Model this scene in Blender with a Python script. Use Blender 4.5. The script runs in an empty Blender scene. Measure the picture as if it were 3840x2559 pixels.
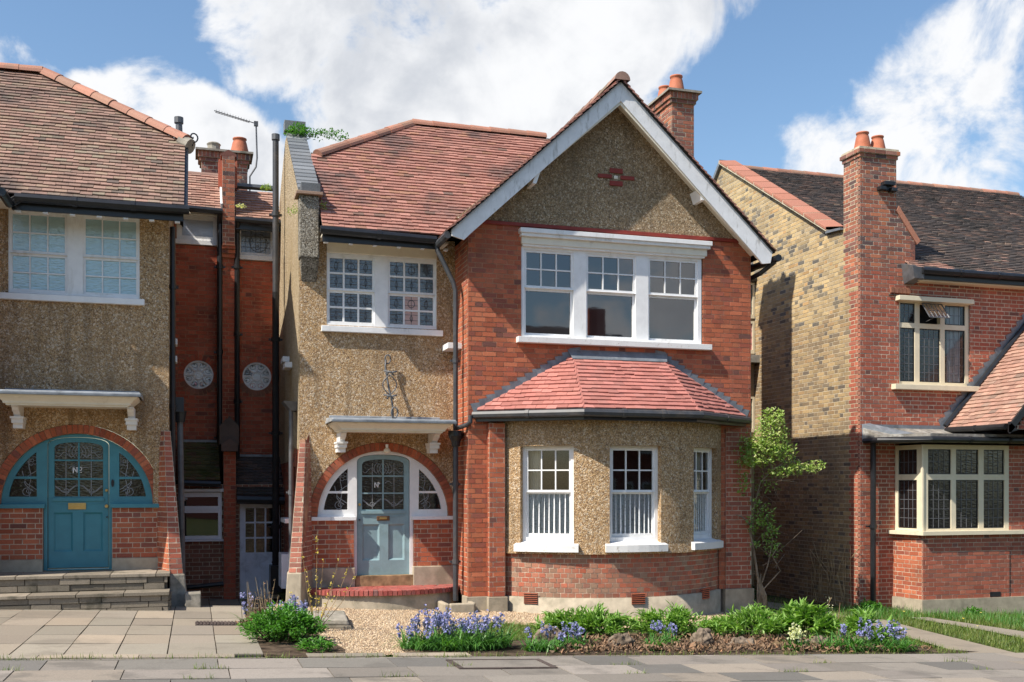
import bpy, math, random
from math import sin, cos, pi, radians, sqrt, atan2
from mathutils import Vector, Matrix
from mathutils.geometry import tessellate_polygon
import numpy as np
random.seed(7)
SC = bpy.context.scene
COL = SC.collection
# ------------------------------------------------------------------ camera, sky, sun, exposure
CAM = Vector((-3.99, -15.53, 1.87)); YAW = radians(16.8)
cd = bpy.data.cameras.new('camera'); cam = bpy.data.objects.new('camera', cd); COL.objects.link(cam)
cam.location = CAM; cam.rotation_euler = (pi/2, 0, -YAW)
cd.sensor_width = 36; cd.lens = 3945/3840*36; cd.shift_y = 548.5/3840; cd.clip_end = 900; cd.clip_start = .1
SC.camera = cam
SUNV = Vector((.82, .28, -1.0)).normalized()          # direction the light travels
SUN_EL = math.asin(-SUNV.z); SUN_AZ = atan2(-SUNV.x, -SUNV.y)
sd = bpy.data.lights.new('sun', 'SUN'); sd.energy = 4.4; sd.angle = radians(.6); sd.color = (1, .93, .82)
sun = bpy.data.objects.new('sun', sd); COL.objects.link(sun)
sun.rotation_euler = SUNV.to_track_quat('-Z', 'Y').to_euler(); sun.location = (-20, -10, 30)
SC.view_settings.view_transform = 'Standard'; SC.view_settings.look = 'None'
SC.view_settings.exposure = .68; SC.view_settings.gamma = 1; SC.view_settings.use_curve_mapping = False
SC.cycles.use_denoising = True; SC.cycles.max_bounces = 6; SC.cycles.transparent_max_bounces = 12
SC.cycles.caustics_reflective = False; SC.cycles.caustics_refractive = False

def raydir(px, py):
    a = (px-1920)/3945; b = (1828-py)/3945
    return Vector((sin(YAW)+a*cos(YAW), cos(YAW)-a*sin(YAW), b)).normalized()

W = bpy.data.worlds.new('World'); SC.world = W; W.use_nodes = True
nt = W.node_tree; N = nt.nodes; L = nt.links; N.clear()
def wn(t, **k):
    n = N.new(t)
    for a, b in k.items(): setattr(n, a, b)
    return n
def wmath(op, a, b=None, clamp=False):
    n = wn('ShaderNodeMath', operation=op, use_clamp=clamp)
    for i, v in enumerate((a, b)):
        if v is None: continue
        if isinstance(v, (int, float)): n.inputs[i].default_value = v
        else: L.new(v, n.inputs[i])
    return n.outputs[0]
tc = wn('ShaderNodeTexCoord'); D = tc.outputs['Generated']
sky = wn('ShaderNodeTexSky', sky_type='NISHITA'); sky.sun_disc = False
sky.sun_elevation = SUN_EL; sky.sun_rotation = SUN_AZ; sky.air_density = 1.15; sky.dust_density = .9; sky.ozone_density = 1.3
def blob(px, py, r, soft, w, back=False):
    c = raydir(px, py)
    if back: c.y = -c.y
    n = wn('ShaderNodeVectorMath', operation='DOT_PRODUCT'); L.new(D, n.inputs[0]); n.inputs[1].default_value = c
    m = wn('ShaderNodeMapRange', interpolation_type='SMOOTHSTEP'); L.new(n.outputs['Value'], m.inputs[0])
    m.inputs[1].default_value = cos((r+soft)/3945); m.inputs[2].default_value = cos(max(r-soft, 5)/3945)
    m.inputs[3].default_value = 0; m.inputs[4].default_value = w
    return m.outputs[0]
bl = [(1000, 90, 170, 180, .9), (1250, 120, 200, 200, .9), (1500, 330, 300, 220, 1), (1800, 190, 370, 220, 1), (2170, 110, 340, 220, 1), (2480, 40, 170, 180, .7),
      (1350, 540, 180, 150, .9), (1700, 520, 260, 160, 1), (2050, 470, 260, 160, 1), (430, 420, 130, 110, 1), (700, 500, 160, 110, 1), (560, 560, 260, 150, 1), (850, 620, 170, 150, .9), (980, 680, 120, 100, .8), (-500, 500, 500, 300, .9),
      (3260, 560, 230, 160, .8), (3130, 640, 130, 130, .75), (3500, 430, 250, 170, .8), (3650, 240, 180, 160, .72), (3600, 600, 260, 150, .8), (3880, 90, 160, 170, .75), (1850, -900, 900, 500, .7), (4500, 500, 500, 400, .7),
      (2200, 1230, 150, 160, .95, True), (2060, 1180, 90, 100, .8, True), (2560, 1080, 170, 150, .95, True), (2450, 1000, 120, 120, .85, True), (2350, 850, 100, 120, .6, True)]
acc = None
for b in bl:
    o = blob(*b); acc = o if acc is None else wmath('MAXIMUM', acc, o)
def wnoise(scale, detail, rough, offs=(0, 0, 0), dist=0):
    mp = wn('ShaderNodeMapping'); L.new(D, mp.inputs[0]); mp.inputs['Location'].default_value = offs
    n = wn('ShaderNodeTexNoise'); L.new(mp.outputs[0], n.inputs['Vector'])
    n.inputs['Scale'].default_value = scale; n.inputs['Detail'].default_value = detail; n.inputs['Roughness'].default_value = rough; n.inputs['Distortion'].default_value = dist
    return n.outputs['Fac']
n1 = wnoise(9, 9, .6, (3, 1, 2), .5); n2 = wnoise(3.2, 3, .5, (1.3, 4, 0)); n3 = wnoise(26, 8, .6, (5, 2, 7), .3)
seed = wmath('ADD', wmath('MULTIPLY', acc, 1.0), wmath('MULTIPLY', wmath('SUBTRACT', n2, .58), .9))      # some cloud all round the sky
dens = wmath('ADD', seed, wmath('MULTIPLY', wmath('SUBTRACT', n1, .5), 1.9))
dens = wmath('ADD', dens, wmath('MULTIPLY', wmath('SUBTRACT', n3, .5), .55))
mr = wn('ShaderNodeMapRange', interpolation_type='SMOOTHSTEP'); L.new(dens, mr.inputs[0]); mr.inputs[1].default_value = .46; mr.inputs[2].default_value = .86
mask = mr.outputs[0]
# cloud body: white rims, blue grey bases where the cloud is thick
mr2 = wn('ShaderNodeMapRange', interpolation_type='SMOOTHSTEP')
shade_in = wmath('ADD', wmath('MULTIPLY', dens, .45), wmath('MULTIPLY', wnoise(6, 6, .55, (7, 7, 1.2), .3), 1.5))
sep = wn('ShaderNodeSeparateXYZ'); L.new(D, sep.inputs[0])
L.new(shade_in, mr2.inputs[0]); mr2.inputs[1].default_value = 1.02; mr2.inputs[2].default_value = 1.5; mr2.inputs[3].default_value = 0; mr2.inputs[4].default_value = .85
cmix = wn('ShaderNodeMix', data_type='RGBA'); L.new(mr2.outputs[0], cmix.inputs['Factor'])
cmix.inputs[6].default_value = (5.1, 5.15, 5.25, 1); cmix.inputs[7].default_value = (3.0, 3.2, 3.55, 1)
smix = wn('ShaderNodeMix', data_type='RGBA'); L.new(mask, smix.inputs['Factor'])
hs = wn('ShaderNodeHueSaturation'); hs.inputs['Saturation'].default_value = 1.12; hs.inputs['Value'].default_value = .88; L.new(sky.outputs[0], hs.inputs['Color'])
L.new(hs.outputs[0], smix.inputs[6]); L.new(cmix.outputs[2], smix.inputs[7])
bg = wn('ShaderNodeBackground'); bg.inputs['Strength'].default_value = .12; L.new(smix.outputs[2], bg.inputs['Color'])
wo = wn('ShaderNodeOutputWorld'); L.new(bg.outputs[0], wo.inputs[0])

# ------------------------------------------------------------------ materials
class MT:
    def __init__(s, name, rough=.8, spec=.5):
        s.m = bpy.data.materials.new(name); s.m.use_nodes = True; s.t = s.m.node_tree; s.n = s.t.nodes; s.l = s.t.links
        s.b = s.n['Principled BSDF']; s.b.inputs['Roughness'].default_value = rough
        s.b.inputs['Specular IOR Level'].default_value = spec
        g = s.n.new('ShaderNodeNewGeometry'); s.pos = g.outputs['Position']; s._r = None
    def new(s, t, **k):
        n = s.n.new(t)
        for a, b in k.items(): setattr(n, a, b)
        return n
    def set(s, sock, v):
        if hasattr(v, 'is_output') or isinstance(v, bpy.types.NodeSocket): s.l.new(v, sock)
        else: sock.default_value = v
    def math(s, op, a, b=0., clamp=False):
        n = s.new('ShaderNodeMath', operation=op, use_clamp=clamp); s.set(n.inputs[0], a); s.set(n.inputs[1], b); return n.outputs[0]
    def noise(s, scale, detail=4, rough=.55, vec=None, stretch=None, out='Fac'):
        n = s.new('ShaderNodeTexNoise'); v = vec or s.pos
        if stretch:
            mp = s.new('ShaderNodeMapping'); s.l.new(v, mp.inputs[0]); mp.inputs['Scale'].default_value = stretch; v = mp.outputs[0]
        s.l.new(v, n.inputs['Vector'])
        n.inputs['Scale'].default_value = scale; n.inputs['Detail'].default_value = detail; n.inputs['Roughness'].default_value = rough
        return n.outputs[out]
    def voro(s, scale, feature='F1', out='Distance', rnd=1):
        n = s.new('ShaderNodeTexVoronoi', feature=feature); s.l.new(s.pos, n.inputs['Vector']); n.inputs['Scale'].default_value = scale; n.inputs['Randomness'].default_value = rnd
        return n.outputs[out]
    def ramp(s, fac, stops, interp='LINEAR'):
        n = s.new('ShaderNodeValToRGB'); s.l.new(fac, n.inputs[0]); r = n.color_ramp; r.interpolation = interp
        while len(r.elements) < len(stops): r.elements.new(.5)
        for e, (p, c) in zip(r.elements, stops): e.position = p; e.color = (*c, 1) if len(c) == 3 else c
        return n.outputs[0]
    def mix(s, f, a, b, mode='MIX'):
        n = s.new('ShaderNodeMix', data_type='RGBA', blend_type=mode)
        s.set(n.inputs['Factor'], f)
        for i, v in ((6, a), (7, b)):
            if isinstance(v, tuple): n.inputs[i].default_value = (*v, 1) if len(v) == 3 else v
            else: s.l.new(v, n.inputs[i])
        return n.outputs[2]
    def rng(s, v, a, b, c=0., d=1., smooth=True):
        n = s.new('ShaderNodeMapRange'); 
        if smooth: n.interpolation_type = 'SMOOTHSTEP'
        s.l.new(v, n.inputs[0])
        for i, x in enumerate((a, b, c, d)): n.inputs[i+1].default_value = x
        return n.outputs[0]
    def rnd(s):
        if s._r is None:
            a = s.new('ShaderNodeAttribute', attribute_name='rnd'); o = s.new('ShaderNodeObjectInfo')
            s._r = s.math('FRACT', s.math('ADD', a.outputs['Fac'], s.math('MULTIPLY', o.outputs['Random'], 1.0)))
        return s._r
    def rnd2(s): return s.math('FRACT', s.math('MULTIPLY', s.rnd(), 17.31))
    def col(s, c): s.set(s.b.inputs['Base Color'], (*c, 1) if isinstance(c, tuple) and len(c) == 3 else c)
    def bump(s, h, strength=.5, dist=.005):
        n = s.new('ShaderNodeBump'); n.inputs['Strength'].default_value = strength; n.inputs['Distance'].default_value = dist
        s.l.new(h, n.inputs['Height']); s.l.new(n.outputs[0], s.b.inputs['Normal'])

M = {}
def piece_mat(name, stops, rough=.85, dirt=(.08, .06, .05), dirt_amt=.45, dscale=1.3, fine=.35, interp='LINEAR', green=0):
    t = MT(name, rough, .3); c = t.ramp(t.rnd(), stops, interp)
    f = t.noise(60, 5, .65); c = t.mix(fine, c, t.ramp(f, [(.3, (.25, .25, .25)), (.7, (.85, .85, .85))]), 'OVERLAY')
    v = t.math('ADD', t.math('MULTIPLY', t.rnd2(), .35), .82); 
    cc = t.new('ShaderNodeCombineColor'); [t.l.new(v, cc.inputs[i]) for i in range(3)]
    c = t.mix(1., c, cc.outputs[0], 'MULTIPLY')
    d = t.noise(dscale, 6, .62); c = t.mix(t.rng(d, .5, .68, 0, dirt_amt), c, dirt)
    if green: c = t.mix(t.rng(t.noise(2.4, 6, .7), .42, .62, 0, green), c, (.05, .055, .015))
    t.col(c); t.bump(t.noise(110, 4, .7), .5, .004); M[name] = t.m
piece_mat('brick_orange', [(0, (.42, .122, .058)), (.3, (.37, .10, .052)), (.6, (.46, .15, .075)), (.82, (.33, .09, .053)), (.95, (.28, .09, .06)), (1, (.17, .075, .06))], dirt=(.17, .075, .055), dirt_amt=.5, dscale=1.6)
piece_mat('brick_deep', [(0, (.39, .115, .070)), (.4, (.33, .09, .055)), (.8, (.41, .14, .085)), (.95, (.29, .10, .07)), (1, (.17, .08, .065))], dirt=(.17, .08, .06), dirt_amt=.45)
piece_mat('brick_bay', [(0, (.42, .12, .07)), (.35, (.33, .14, .09)), (.6, (.30, .19, .13)), (.8, (.40, .11, .06)), (1, (.22, .12, .09))], dirt=(.24, .17, .12), dirt_amt=.5)
piece_mat('brick_buttress', [(0, (.42, .15, .10)), (.5, (.34, .13, .09)), (1, (.27, .12, .09))], dirt=(.17, .12, .10), dirt_amt=.5)
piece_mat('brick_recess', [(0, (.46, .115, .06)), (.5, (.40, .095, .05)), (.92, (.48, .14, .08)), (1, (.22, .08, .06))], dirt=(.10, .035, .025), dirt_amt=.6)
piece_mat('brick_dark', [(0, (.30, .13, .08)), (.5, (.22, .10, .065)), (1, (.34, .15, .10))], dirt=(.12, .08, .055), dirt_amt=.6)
piece_mat('brick_yellow', [(0, (.37, .27, .145)), (.2, (.31, .225, .13)), (.38, (.38, .27, .14)), (.5, (.25, .185, .115)), (.66, (.33, .22, .115)), (.78, (.19, .15, .105)), (.86, (.29, .21, .125)), (.96, (.14, .115, .09))], dirt=(.15, .115, .08), dirt_amt=.6, dscale=.9, interp='CONSTANT')
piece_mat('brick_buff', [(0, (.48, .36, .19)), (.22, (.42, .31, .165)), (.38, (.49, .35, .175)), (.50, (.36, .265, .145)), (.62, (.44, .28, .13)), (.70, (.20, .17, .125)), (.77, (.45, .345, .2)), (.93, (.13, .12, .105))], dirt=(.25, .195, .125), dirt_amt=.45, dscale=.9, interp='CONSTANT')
piece_mat('brick_chimney', [(0, (.36, .13, .08)), (.3, (.29, .11, .075)), (.58, (.21, .10, .08)), (.72, (.42, .15, .08)), (.88, (.12, .075, .07)), (.94, (.32, .16, .12))], dirt=(.12, .07, .06), dirt_amt=.4, interp='CONSTANT')
piece_mat('tile_main', [(0, (.34, .165, .128)), (.3, (.30, .14, .11)), (.6, (.37, .185, .145)), (.8, (.26, .13, .105)), (.95, (.33, .17, .11)), (1, (.17, .11, .09))], dirt=(.10, .075, .07), dirt_amt=.8, dscale=.9)
piece_mat('tile_left', [(0, (.28, .175, .135)), (.3, (.25, .155, .12)), (.5, (.31, .19, .15)), (.7, (.27, .19, .135)), (.88, (.21, .14, .115)), (.96, (.27, .22, .155)), (1, (.14, .105, .09))], dirt=(.095, .075, .068), dirt_amt=.85, dscale=.8)
piece_mat('tile_bay', [(0, (.40, .16, .13)), (.5, (.385, .15, .125)), (.9, (.42, .178, .15)), (1, (.36, .145, .12))], dirt=(.30, .15, .12), dirt_amt=.35, fine=.2)
piece_mat('tile_dark', [(0, (.105, .085, .075)), (.4, (.085, .072, .068)), (.7, (.125, .095, .08)), (.93, (.16, .105, .085)), (1, (.06, .055, .055))], dirt=(.04, .04, .035), dirt_amt=.6, dscale=1)
piece_mat('tile_porch', [(0, (.36, .20, .15)), (.5, (.31, .18, .14)), (.9, (.39, .24, .18)), (1, (.22, .15, .12))], dirt=(.2, .15, .11), dirt_amt=.5)
piece_mat('tile_moss', [(0, (.12, .11, .05)), (.5, (.09, .09, .035)), (1, (.16, .10, .06))], dirt=(.05, .065, .015), dirt_amt=.9, dscale=2)
piece_mat('tile_clay', [(0, (.40, .18, .12)), (.5, (.36, .18, .125)), (.8, (.29, .17, .12)), (1, (.40, .21, .14))], dirt=(.25, .17, .12), dirt_amt=.5, dscale=3, rough=.7)
piece_mat('coping_red', [(0, (.39, .165, .11)), (1, (.34, .15, .105))], dirt=(.4, .2, .14), dirt_amt=.2)
piece_mat('slab_warm', [(0, (.30, .255, .20)), (.4, (.27, .24, .19)), (.7, (.32, .26, .195)), (1, (.25, .22, .18))], dirt=(.19, .165, .13), dirt_amt=.6, dscale=1.6, fine=.25)
piece_mat('slab_grey', [(0, (.225, .20, .17)), (.4, (.25, .22, .19)), (.6, (.155, .145, .13)), (.72, (.27, .23, .185)), (.88, (.205, .19, .165))], dirt=(.12, .11, .095), dirt_amt=.6, dscale=2, fine=.3, interp='CONSTANT')
piece_mat('step_stone', [(0, (.20, .17, .13)), (.5, (.26, .22, .17)), (1, (.15, .13, .10))], dirt=(.07, .065, .045), dirt_amt=.7, dscale=4)
piece_mat('red_paver', [(0, (.36, .085, .07)), (.5, (.32, .08, .065)), (.9, (.38, .12, .10)), (1, (.26, .13, .12))], dirt=(.2, .12, .11), dirt_amt=.45, dscale=3, rough=.6)
piece_mat('slate', [(0, (.16, .17, .18)), (.5, (.22, .23, .24)), (1, (.12, .13, .14))], dirt=(.09, .09, .085), rough=.6)
piece_mat('gravel_stone', [(0, (.47, .35, .22)), (.35, (.38, .27, .17)), (.6, (.55, .44, .31)), (.85, (.28, .19, .13))], dirt=(.42, .30, .2), dirt_amt=.3, interp='CONSTANT')
piece_mat('dead_leaf', [(0, (.20, .12, .075)), (.5, (.26, .17, .10)), (.85, (.12, .08, .055)), (1, (.36, .20, .11))], dirt=(.1, .07, .05))

def simple(name, c, rough=.6, spec=.4, var=.12, bscale=0, bstr=.3, metal=0, dirt=None, dscale=3, damt=.4, streak=False, dlo=.5):
    t = MT(name, rough, spec); n = t.noise(7, 5, .6)
    d = tuple(x*(1-var*2) for x in c); u = tuple(min(1, x*(1+var)) for x in c)
    o = t.ramp(n, [(.3, d), (.7, u)])
    if dirt: o = t.mix(t.rng(t.noise(dscale, 7, .68, stretch=(1, 1, .25) if streak else None), dlo, dlo+.18, 0, damt), o, dirt)
    t.col(o); t.b.inputs['Metallic'].default_value = metal
    if bscale: t.bump(t.noise(bscale, 5, .6), bstr, .004)
    M[name] = t.m; return t
simple('mortar', (.60, .50, .38), .95, .2, .2, 90, .5, dirt=(.30, .24, .18), dscale=2, damt=.5)
simple('mortar_red', (.46, .25, .16), .95, .2, .25, 90, .5, dirt=(.2, .12, .09), dscale=2, damt=.6)
simple('mortar_pale', (.54, .47, .35), .95, .2, .2, 90, .5, dirt=(.36, .30, .21), dscale=.8, damt=.55)
simple('mortar_dark', (.12, .105, .085), .95, .2, .3, 60, .5)
simple('white_paint', (.82, .82, .82), .5, .4, .04, dirt=(.50, .48, .43), dscale=5, damt=.6, dlo=.54, streak=True, bscale=9, bstr=.12)
simple('white_flaking', (.76, .76, .75), .6, .3, .04, dirt=(.40, .36, .31), dscale=14, damt=.85, bscale=60, dlo=.54)
simple('cream_paint', (.72, .64, .47), .5, .4, .03, dirt=(.52, .46, .34), dscale=4, damt=.5, dlo=.55)
simple('offwhite_paint', (.78, .72, .60), .5, .4, .03, dirt=(.5, .42, .32), dscale=5, damt=.5, dlo=.55)
simple('barge_paint', (.79, .79, .80), .55, .4, .05, dirt=(.36, .35, .33), dscale=9, damt=.8, streak=True, dlo=.52, bscale=14, bstr=.25)
simple('teal_paint', (.055, .235, .29), .4, .5, .05)
simple('sage_paint', (.25, .37, .40), .45, .4, .05, dirt=(.18, .25, .25), dscale=5, damt=.4)
simple('red_paint', (.24, .035, .025), .6, .4, .1)
simple('grey_door_paint', (.74, .78, .86), .55, .3, .05, dirt=(.3, .32, .35), dscale=3, damt=.5)
simple('black_paint', (.018, .019, .022), .35, .5, .2)
simple('grey_iron', (.11, .115, .125), .5, .5, .2, dirt=(.16, .14, .12), dscale=6, damt=.5)
simple('pipe_grey', (.05, .053, .06), .5, .5, .15, dirt=(.12, .10, .085), dscale=5, damt=.4)
simple('lead', (.17, .19, .215), .5, .5, .15, 12, .3, dirt=(.28, .3, .32), dscale=5, damt=.5)
simple('lead_pale', (.33, .35, .37), .55, .5, .15, 12, .3, dirt=(.12, .12, .12), dscale=6, damt=.6)
simple('concrete', (.42, .36, .27), .9, .2, .12, 70, .5, dirt=(.20, .18, .13), dscale=2.2, damt=.6)
simple('cement', (.34, .31, .26), .9, .2, .2, 40, .5, dirt=(.12, .12, .09), dscale=4, damt=.7)
simple('felt_roof', (.26, .24, .21), .85, .3, .3, 20, .8, dirt=(.5, .49, .46), dscale=3, damt=.9)
simple('brass', (.70, .48, .18), .3, .5, .1, metal=.9)
simple('bronze', (.20, .11, .06), .4, .5, .2, metal=.5)
simple('soil', (.10, .072, .05), 1, .1, .4, 40, .8)
simple('grass_soil', (.06, .075, .025), 1, .1, .4, 30, .8, dirt=(.13, .10, .06), dscale=3, damt=.8)
simple('gravel_base', (.38, .28, .18), 1, .1, .3, 70, 1, dirt=(.66, .54, .40), dscale=40, damt=.9)
simple('asphalt', (.05, .05, .052), .9, .3, .2, 80, .6)
simple('terracotta', (.46, .15, .08), .7, .3, .12, dirt=(.5, .22, .14), dscale=5)
simple('rock_stone', (.22, .17, .125), .95, .2, .35, 26, 1.0, dirt=(.16, .13, .1), dscale=7, damt=.6)
simple('interior_dark', (.03, .03, .032), .9, .2, .3)  # near black: the gloom of unlit rooms is put into the colour
simple('interior_pink', (.62, .30, .22), .8, .2, .1)
simple('bark', (.23, .18, .13), .9, .2, .3, 40, .9)
simple('twig', (.33, .22, .12), .9, .2, .3)
simple('dry_stem', (.50, .38, .22), .9, .2, .3)
simple('iron_cover', (.10, .075, .065), .7, .4, .3, 50, .5)
simple('roof_felt_dark', (.03, .03, .03), .9, .2, .2)
simple('lead_came', (.07, .07, .075), .5, .5, .1)
simple('came_pale', (.30, .31, .33), .5, .5, .1)
simple('came_grey', (.15, .155, .17), .5, .5, .1)
simple('moss', (.10, .13, .03), 1, .1, .4, 80, 1)
simple('plastic_white', (.78, .80, .85), .3, .5, .02)

def pebble(name, tones, dirt, green=None):
    t = MT(name, .9, .35)
    c1 = t.new('ShaderNodeTexVoronoi', feature='F1'); t.l.new(t.pos, c1.inputs['Vector']); c1.inputs['Scale'].default_value = 85
    c2 = t.new('ShaderNodeTexVoronoi', feature='F1'); t.l.new(t.pos, c2.inputs['Vector']); c2.inputs['Scale'].default_value = 38
    s = t.new('ShaderNodeSeparateColor'); t.l.new(c1.outputs['Color'], s.inputs[0])
    s2 = t.new('ShaderNodeSeparateColor'); t.l.new(c2.outputs['Color'], s2.inputs[0])
    col = t.ramp(s.outputs[0], tones, 'CONSTANT'); colb = t.ramp(s2.outputs[1], tones, 'CONSTANT')
    col = t.mix(.42, col, colb)
    e = t.rng(c1.outputs['Distance'], .45, .9, 0, .55); col = t.mix(e, col, (.10, .075, .045))
    col = t.mix(t.rng(t.noise(.8, 6, .6), .48, .72, 0, .6), col, dirt)
    col = t.mix(t.rng(t.noise(4.5, 5, .6, stretch=(1, 1, .10)), .52, .70, 0, .45), col, tuple(x*.62 for x in dirt))
    if green: col = t.mix(t.rng(t.noise(1.7, 6, .65, stretch=(1, 1, .4)), .55, .75, 0, .5), col, green)
    t.col(col)
    h = t.math('SUBTRACT', 1., c1.outputs['Distance']); h2 = t.math('SUBTRACT', 1., c2.outputs['Distance'])
    t.bump(t.math('ADD', h, t.math('MULTIPLY', h2, .8)), 1.0, .014); M[name] = t.m
pebble('pebbledash', [(0, (.56, .365, .18)), (.2, (.37, .23, .12)), (.4, (.68, .475, .27)), (.58, (.19, .115, .065)), (.72, (.60, .375, .18)), (.87, (.95, .82, .64))], (.27, .18, .10))
pebble('pebbledash_grey', [(0, (.41, .29, .165)), (.2, (.26, .18, .105)), (.4, (.50, .365, .22)), (.58, (.15, .11, .07)), (.74, (.40, .27, .15)), (.88, (.82, .71, .55))], (.18, .135, .085))
pebble('pebbledash_pale', [(0, (.52, .40, .24)), (.3, (.38, .28, .16)), (.55, (.60, .48, .32)), (.8, (.30, .22, .14)), (.9, (.78, .68, .52))], (.40, .29, .15), (.30, .21, .05))
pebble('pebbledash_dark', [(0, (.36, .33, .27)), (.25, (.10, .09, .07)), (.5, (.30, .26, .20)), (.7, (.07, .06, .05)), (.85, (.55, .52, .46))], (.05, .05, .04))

def glass_mat(name, tint=(.012, .014, .016), refl=.06, rough=.02, wav=0, wscale=30, transp=0.):
    t = MT(name, rough, .5); t.col(tint)
    g = t.new('ShaderNodeBsdfGlossy'); g.inputs['Roughness'].default_value = rough; g.inputs['Color'].default_value = (.95, .97, 1, 1)
    fr = t.new('ShaderNodeFresnel'); fr.inputs['IOR'].default_value = 1.5
    mx = t.new('ShaderNodeMixShader'); fac = t.math('ADD', t.math('MULTIPLY', fr.outputs[0], 1.4), refl, True); t.l.new(fac, mx.inputs[0])
    base = t.b.outputs[0]
    if transp:
        tr = t.new('ShaderNodeBsdfTransparent'); tr.inputs['Color'].default_value = (.97, .98, .98, 1)
        m2 = t.new('ShaderNodeMixShader'); m2.inputs[0].default_value = transp; t.l.new(base, m2.inputs[1]); t.l.new(tr.outputs[0], m2.inputs[2]); base = m2.outputs[0]
    t.l.new(base, mx.inputs[1]); t.l.new(g.outputs[0], mx.inputs[2])
    out = t.n['Material Output']; t.l.new(mx.outputs[0], out.inputs[0])
    if wav:
        bn = t.new('ShaderNodeBump'); bn.inputs['Strength'].default_value = wav; bn.inputs['Distance'].default_value = .01
        t.l.new(t.noise(wscale, 3, .5, stretch=(.5, 1, 1.4)), bn.inputs['Height'])
        for q in (g, fr, t.b): t.l.new(bn.outputs[0], q.inputs['Normal'])
    M[name] = t.m
glass_mat('glass_clear', tint=(.008, .010, .013), refl=.05, wav=.02, wscale=3)
glass_mat('glass_thin', refl=.0, wav=.02, wscale=3, transp=.96)
glass_mat('glass_dark', tint=(.008, .008, .009), refl=-.02, wav=.25, wscale=30)
glass_mat('glass_leaded', (.03, .036, .042), .05, .12, .35, 40)
glass_mat('glass_grey', (.13, .145, .165), .06, .25, .5, 50)
glass_mat('glass_blue', (.32, .49, .52), .10, .12, .8, 30)
glass_mat('glass_frost', (.36, .37, .40), .08, .3, .5, 60)
glass_mat('glass_disc', (.66, .68, .67), .10, .25, .5, 40)
glass_mat('glass_white', (.80, .82, .80), .06, .25, .3, 40)
glass_mat('glass_red', (.45, .10, .12), .06, .2, .3, 40)
glass_mat('glass_pink', (.55, .30, .22), .05, .3, .4, 40)
# lace curtain with its holes and folds in the cloth itself
t = MT('lace', .9, .1); f = t.noise(34, 6, .75); c = t.ramp(f, [(.40, (.86, .88, .89)), (.50, (.97, .98, .98))]); t.col(c)
tr = t.new('ShaderNodeBsdfTransparent'); at = t.new('ShaderNodeAttribute', attribute_name='rnd'); den = t.math('MULTIPLY', t.rng(f, .38, .47, .7, 1), t.math('ADD', .74, t.math('MULTIPLY', at.outputs['Fac'], .26))); mx = t.new('ShaderNodeMixShader'); t.l.new(den, mx.inputs[0]); t.l.new(tr.outputs[0], mx.inputs[1]); t.l.new(t.b.outputs[0], mx.inputs[2])
t.l.new(mx.outputs[0], t.n['Material Output'].inputs[0]); M['lace'] = t.m
def leaf_mat(name, a, b, c3):
    t = MT(name, .45, .4); c = t.ramp(t.rnd(), [(0, a), (.5, b), (1, c3)]); t.col(c)
    tl = t.new('ShaderNodeBsdfTranslucent'); t.l.new(t.mix(1., c, (1.3, 1.5, .5), 'MULTIPLY'), tl.inputs[0])
    mx = t.new('ShaderNodeMixShader'); mx.inputs[0].default_value = .3; t.l.new(t.b.outputs[0], mx.inputs[1]); t.l.new(tl.outputs[0], mx.inputs[2]); t.l.new(mx.outputs[0], t.n['Material Output'].inputs[0]); M[name] = t.m
leaf_mat('leaf_green', (.055, .17, .02), (.09, .26, .035), (.15, .33, .06))
leaf_mat('leaf_bright', (.14, .25, .035), (.30, .42, .09), (.50, .52, .22))
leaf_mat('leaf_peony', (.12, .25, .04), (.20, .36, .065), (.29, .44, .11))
leaf_mat('leaf_blade', (.05, .15, .025), (.08, .22, .04), (.14, .30, .06))
leaf_mat('leaf_grass', (.08, .14, .02), (.13, .20, .035), (.26, .27, .08))
leaf_mat('petal_blue', (.24, .24, .56), (.34, .34, .68), (.50, .50, .80))
leaf_mat('petal_white', (.7, .7, .5), (.8, .8, .65), (.75, .72, .4))
leaf_mat('petal_yellow', (.65, .48, .05), (.75, .6, .1), (.55, .5, .2))
leaf_mat('leaf_dark', (.015, .04, .01), (.03, .07, .015), (.05, .10, .02))

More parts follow.
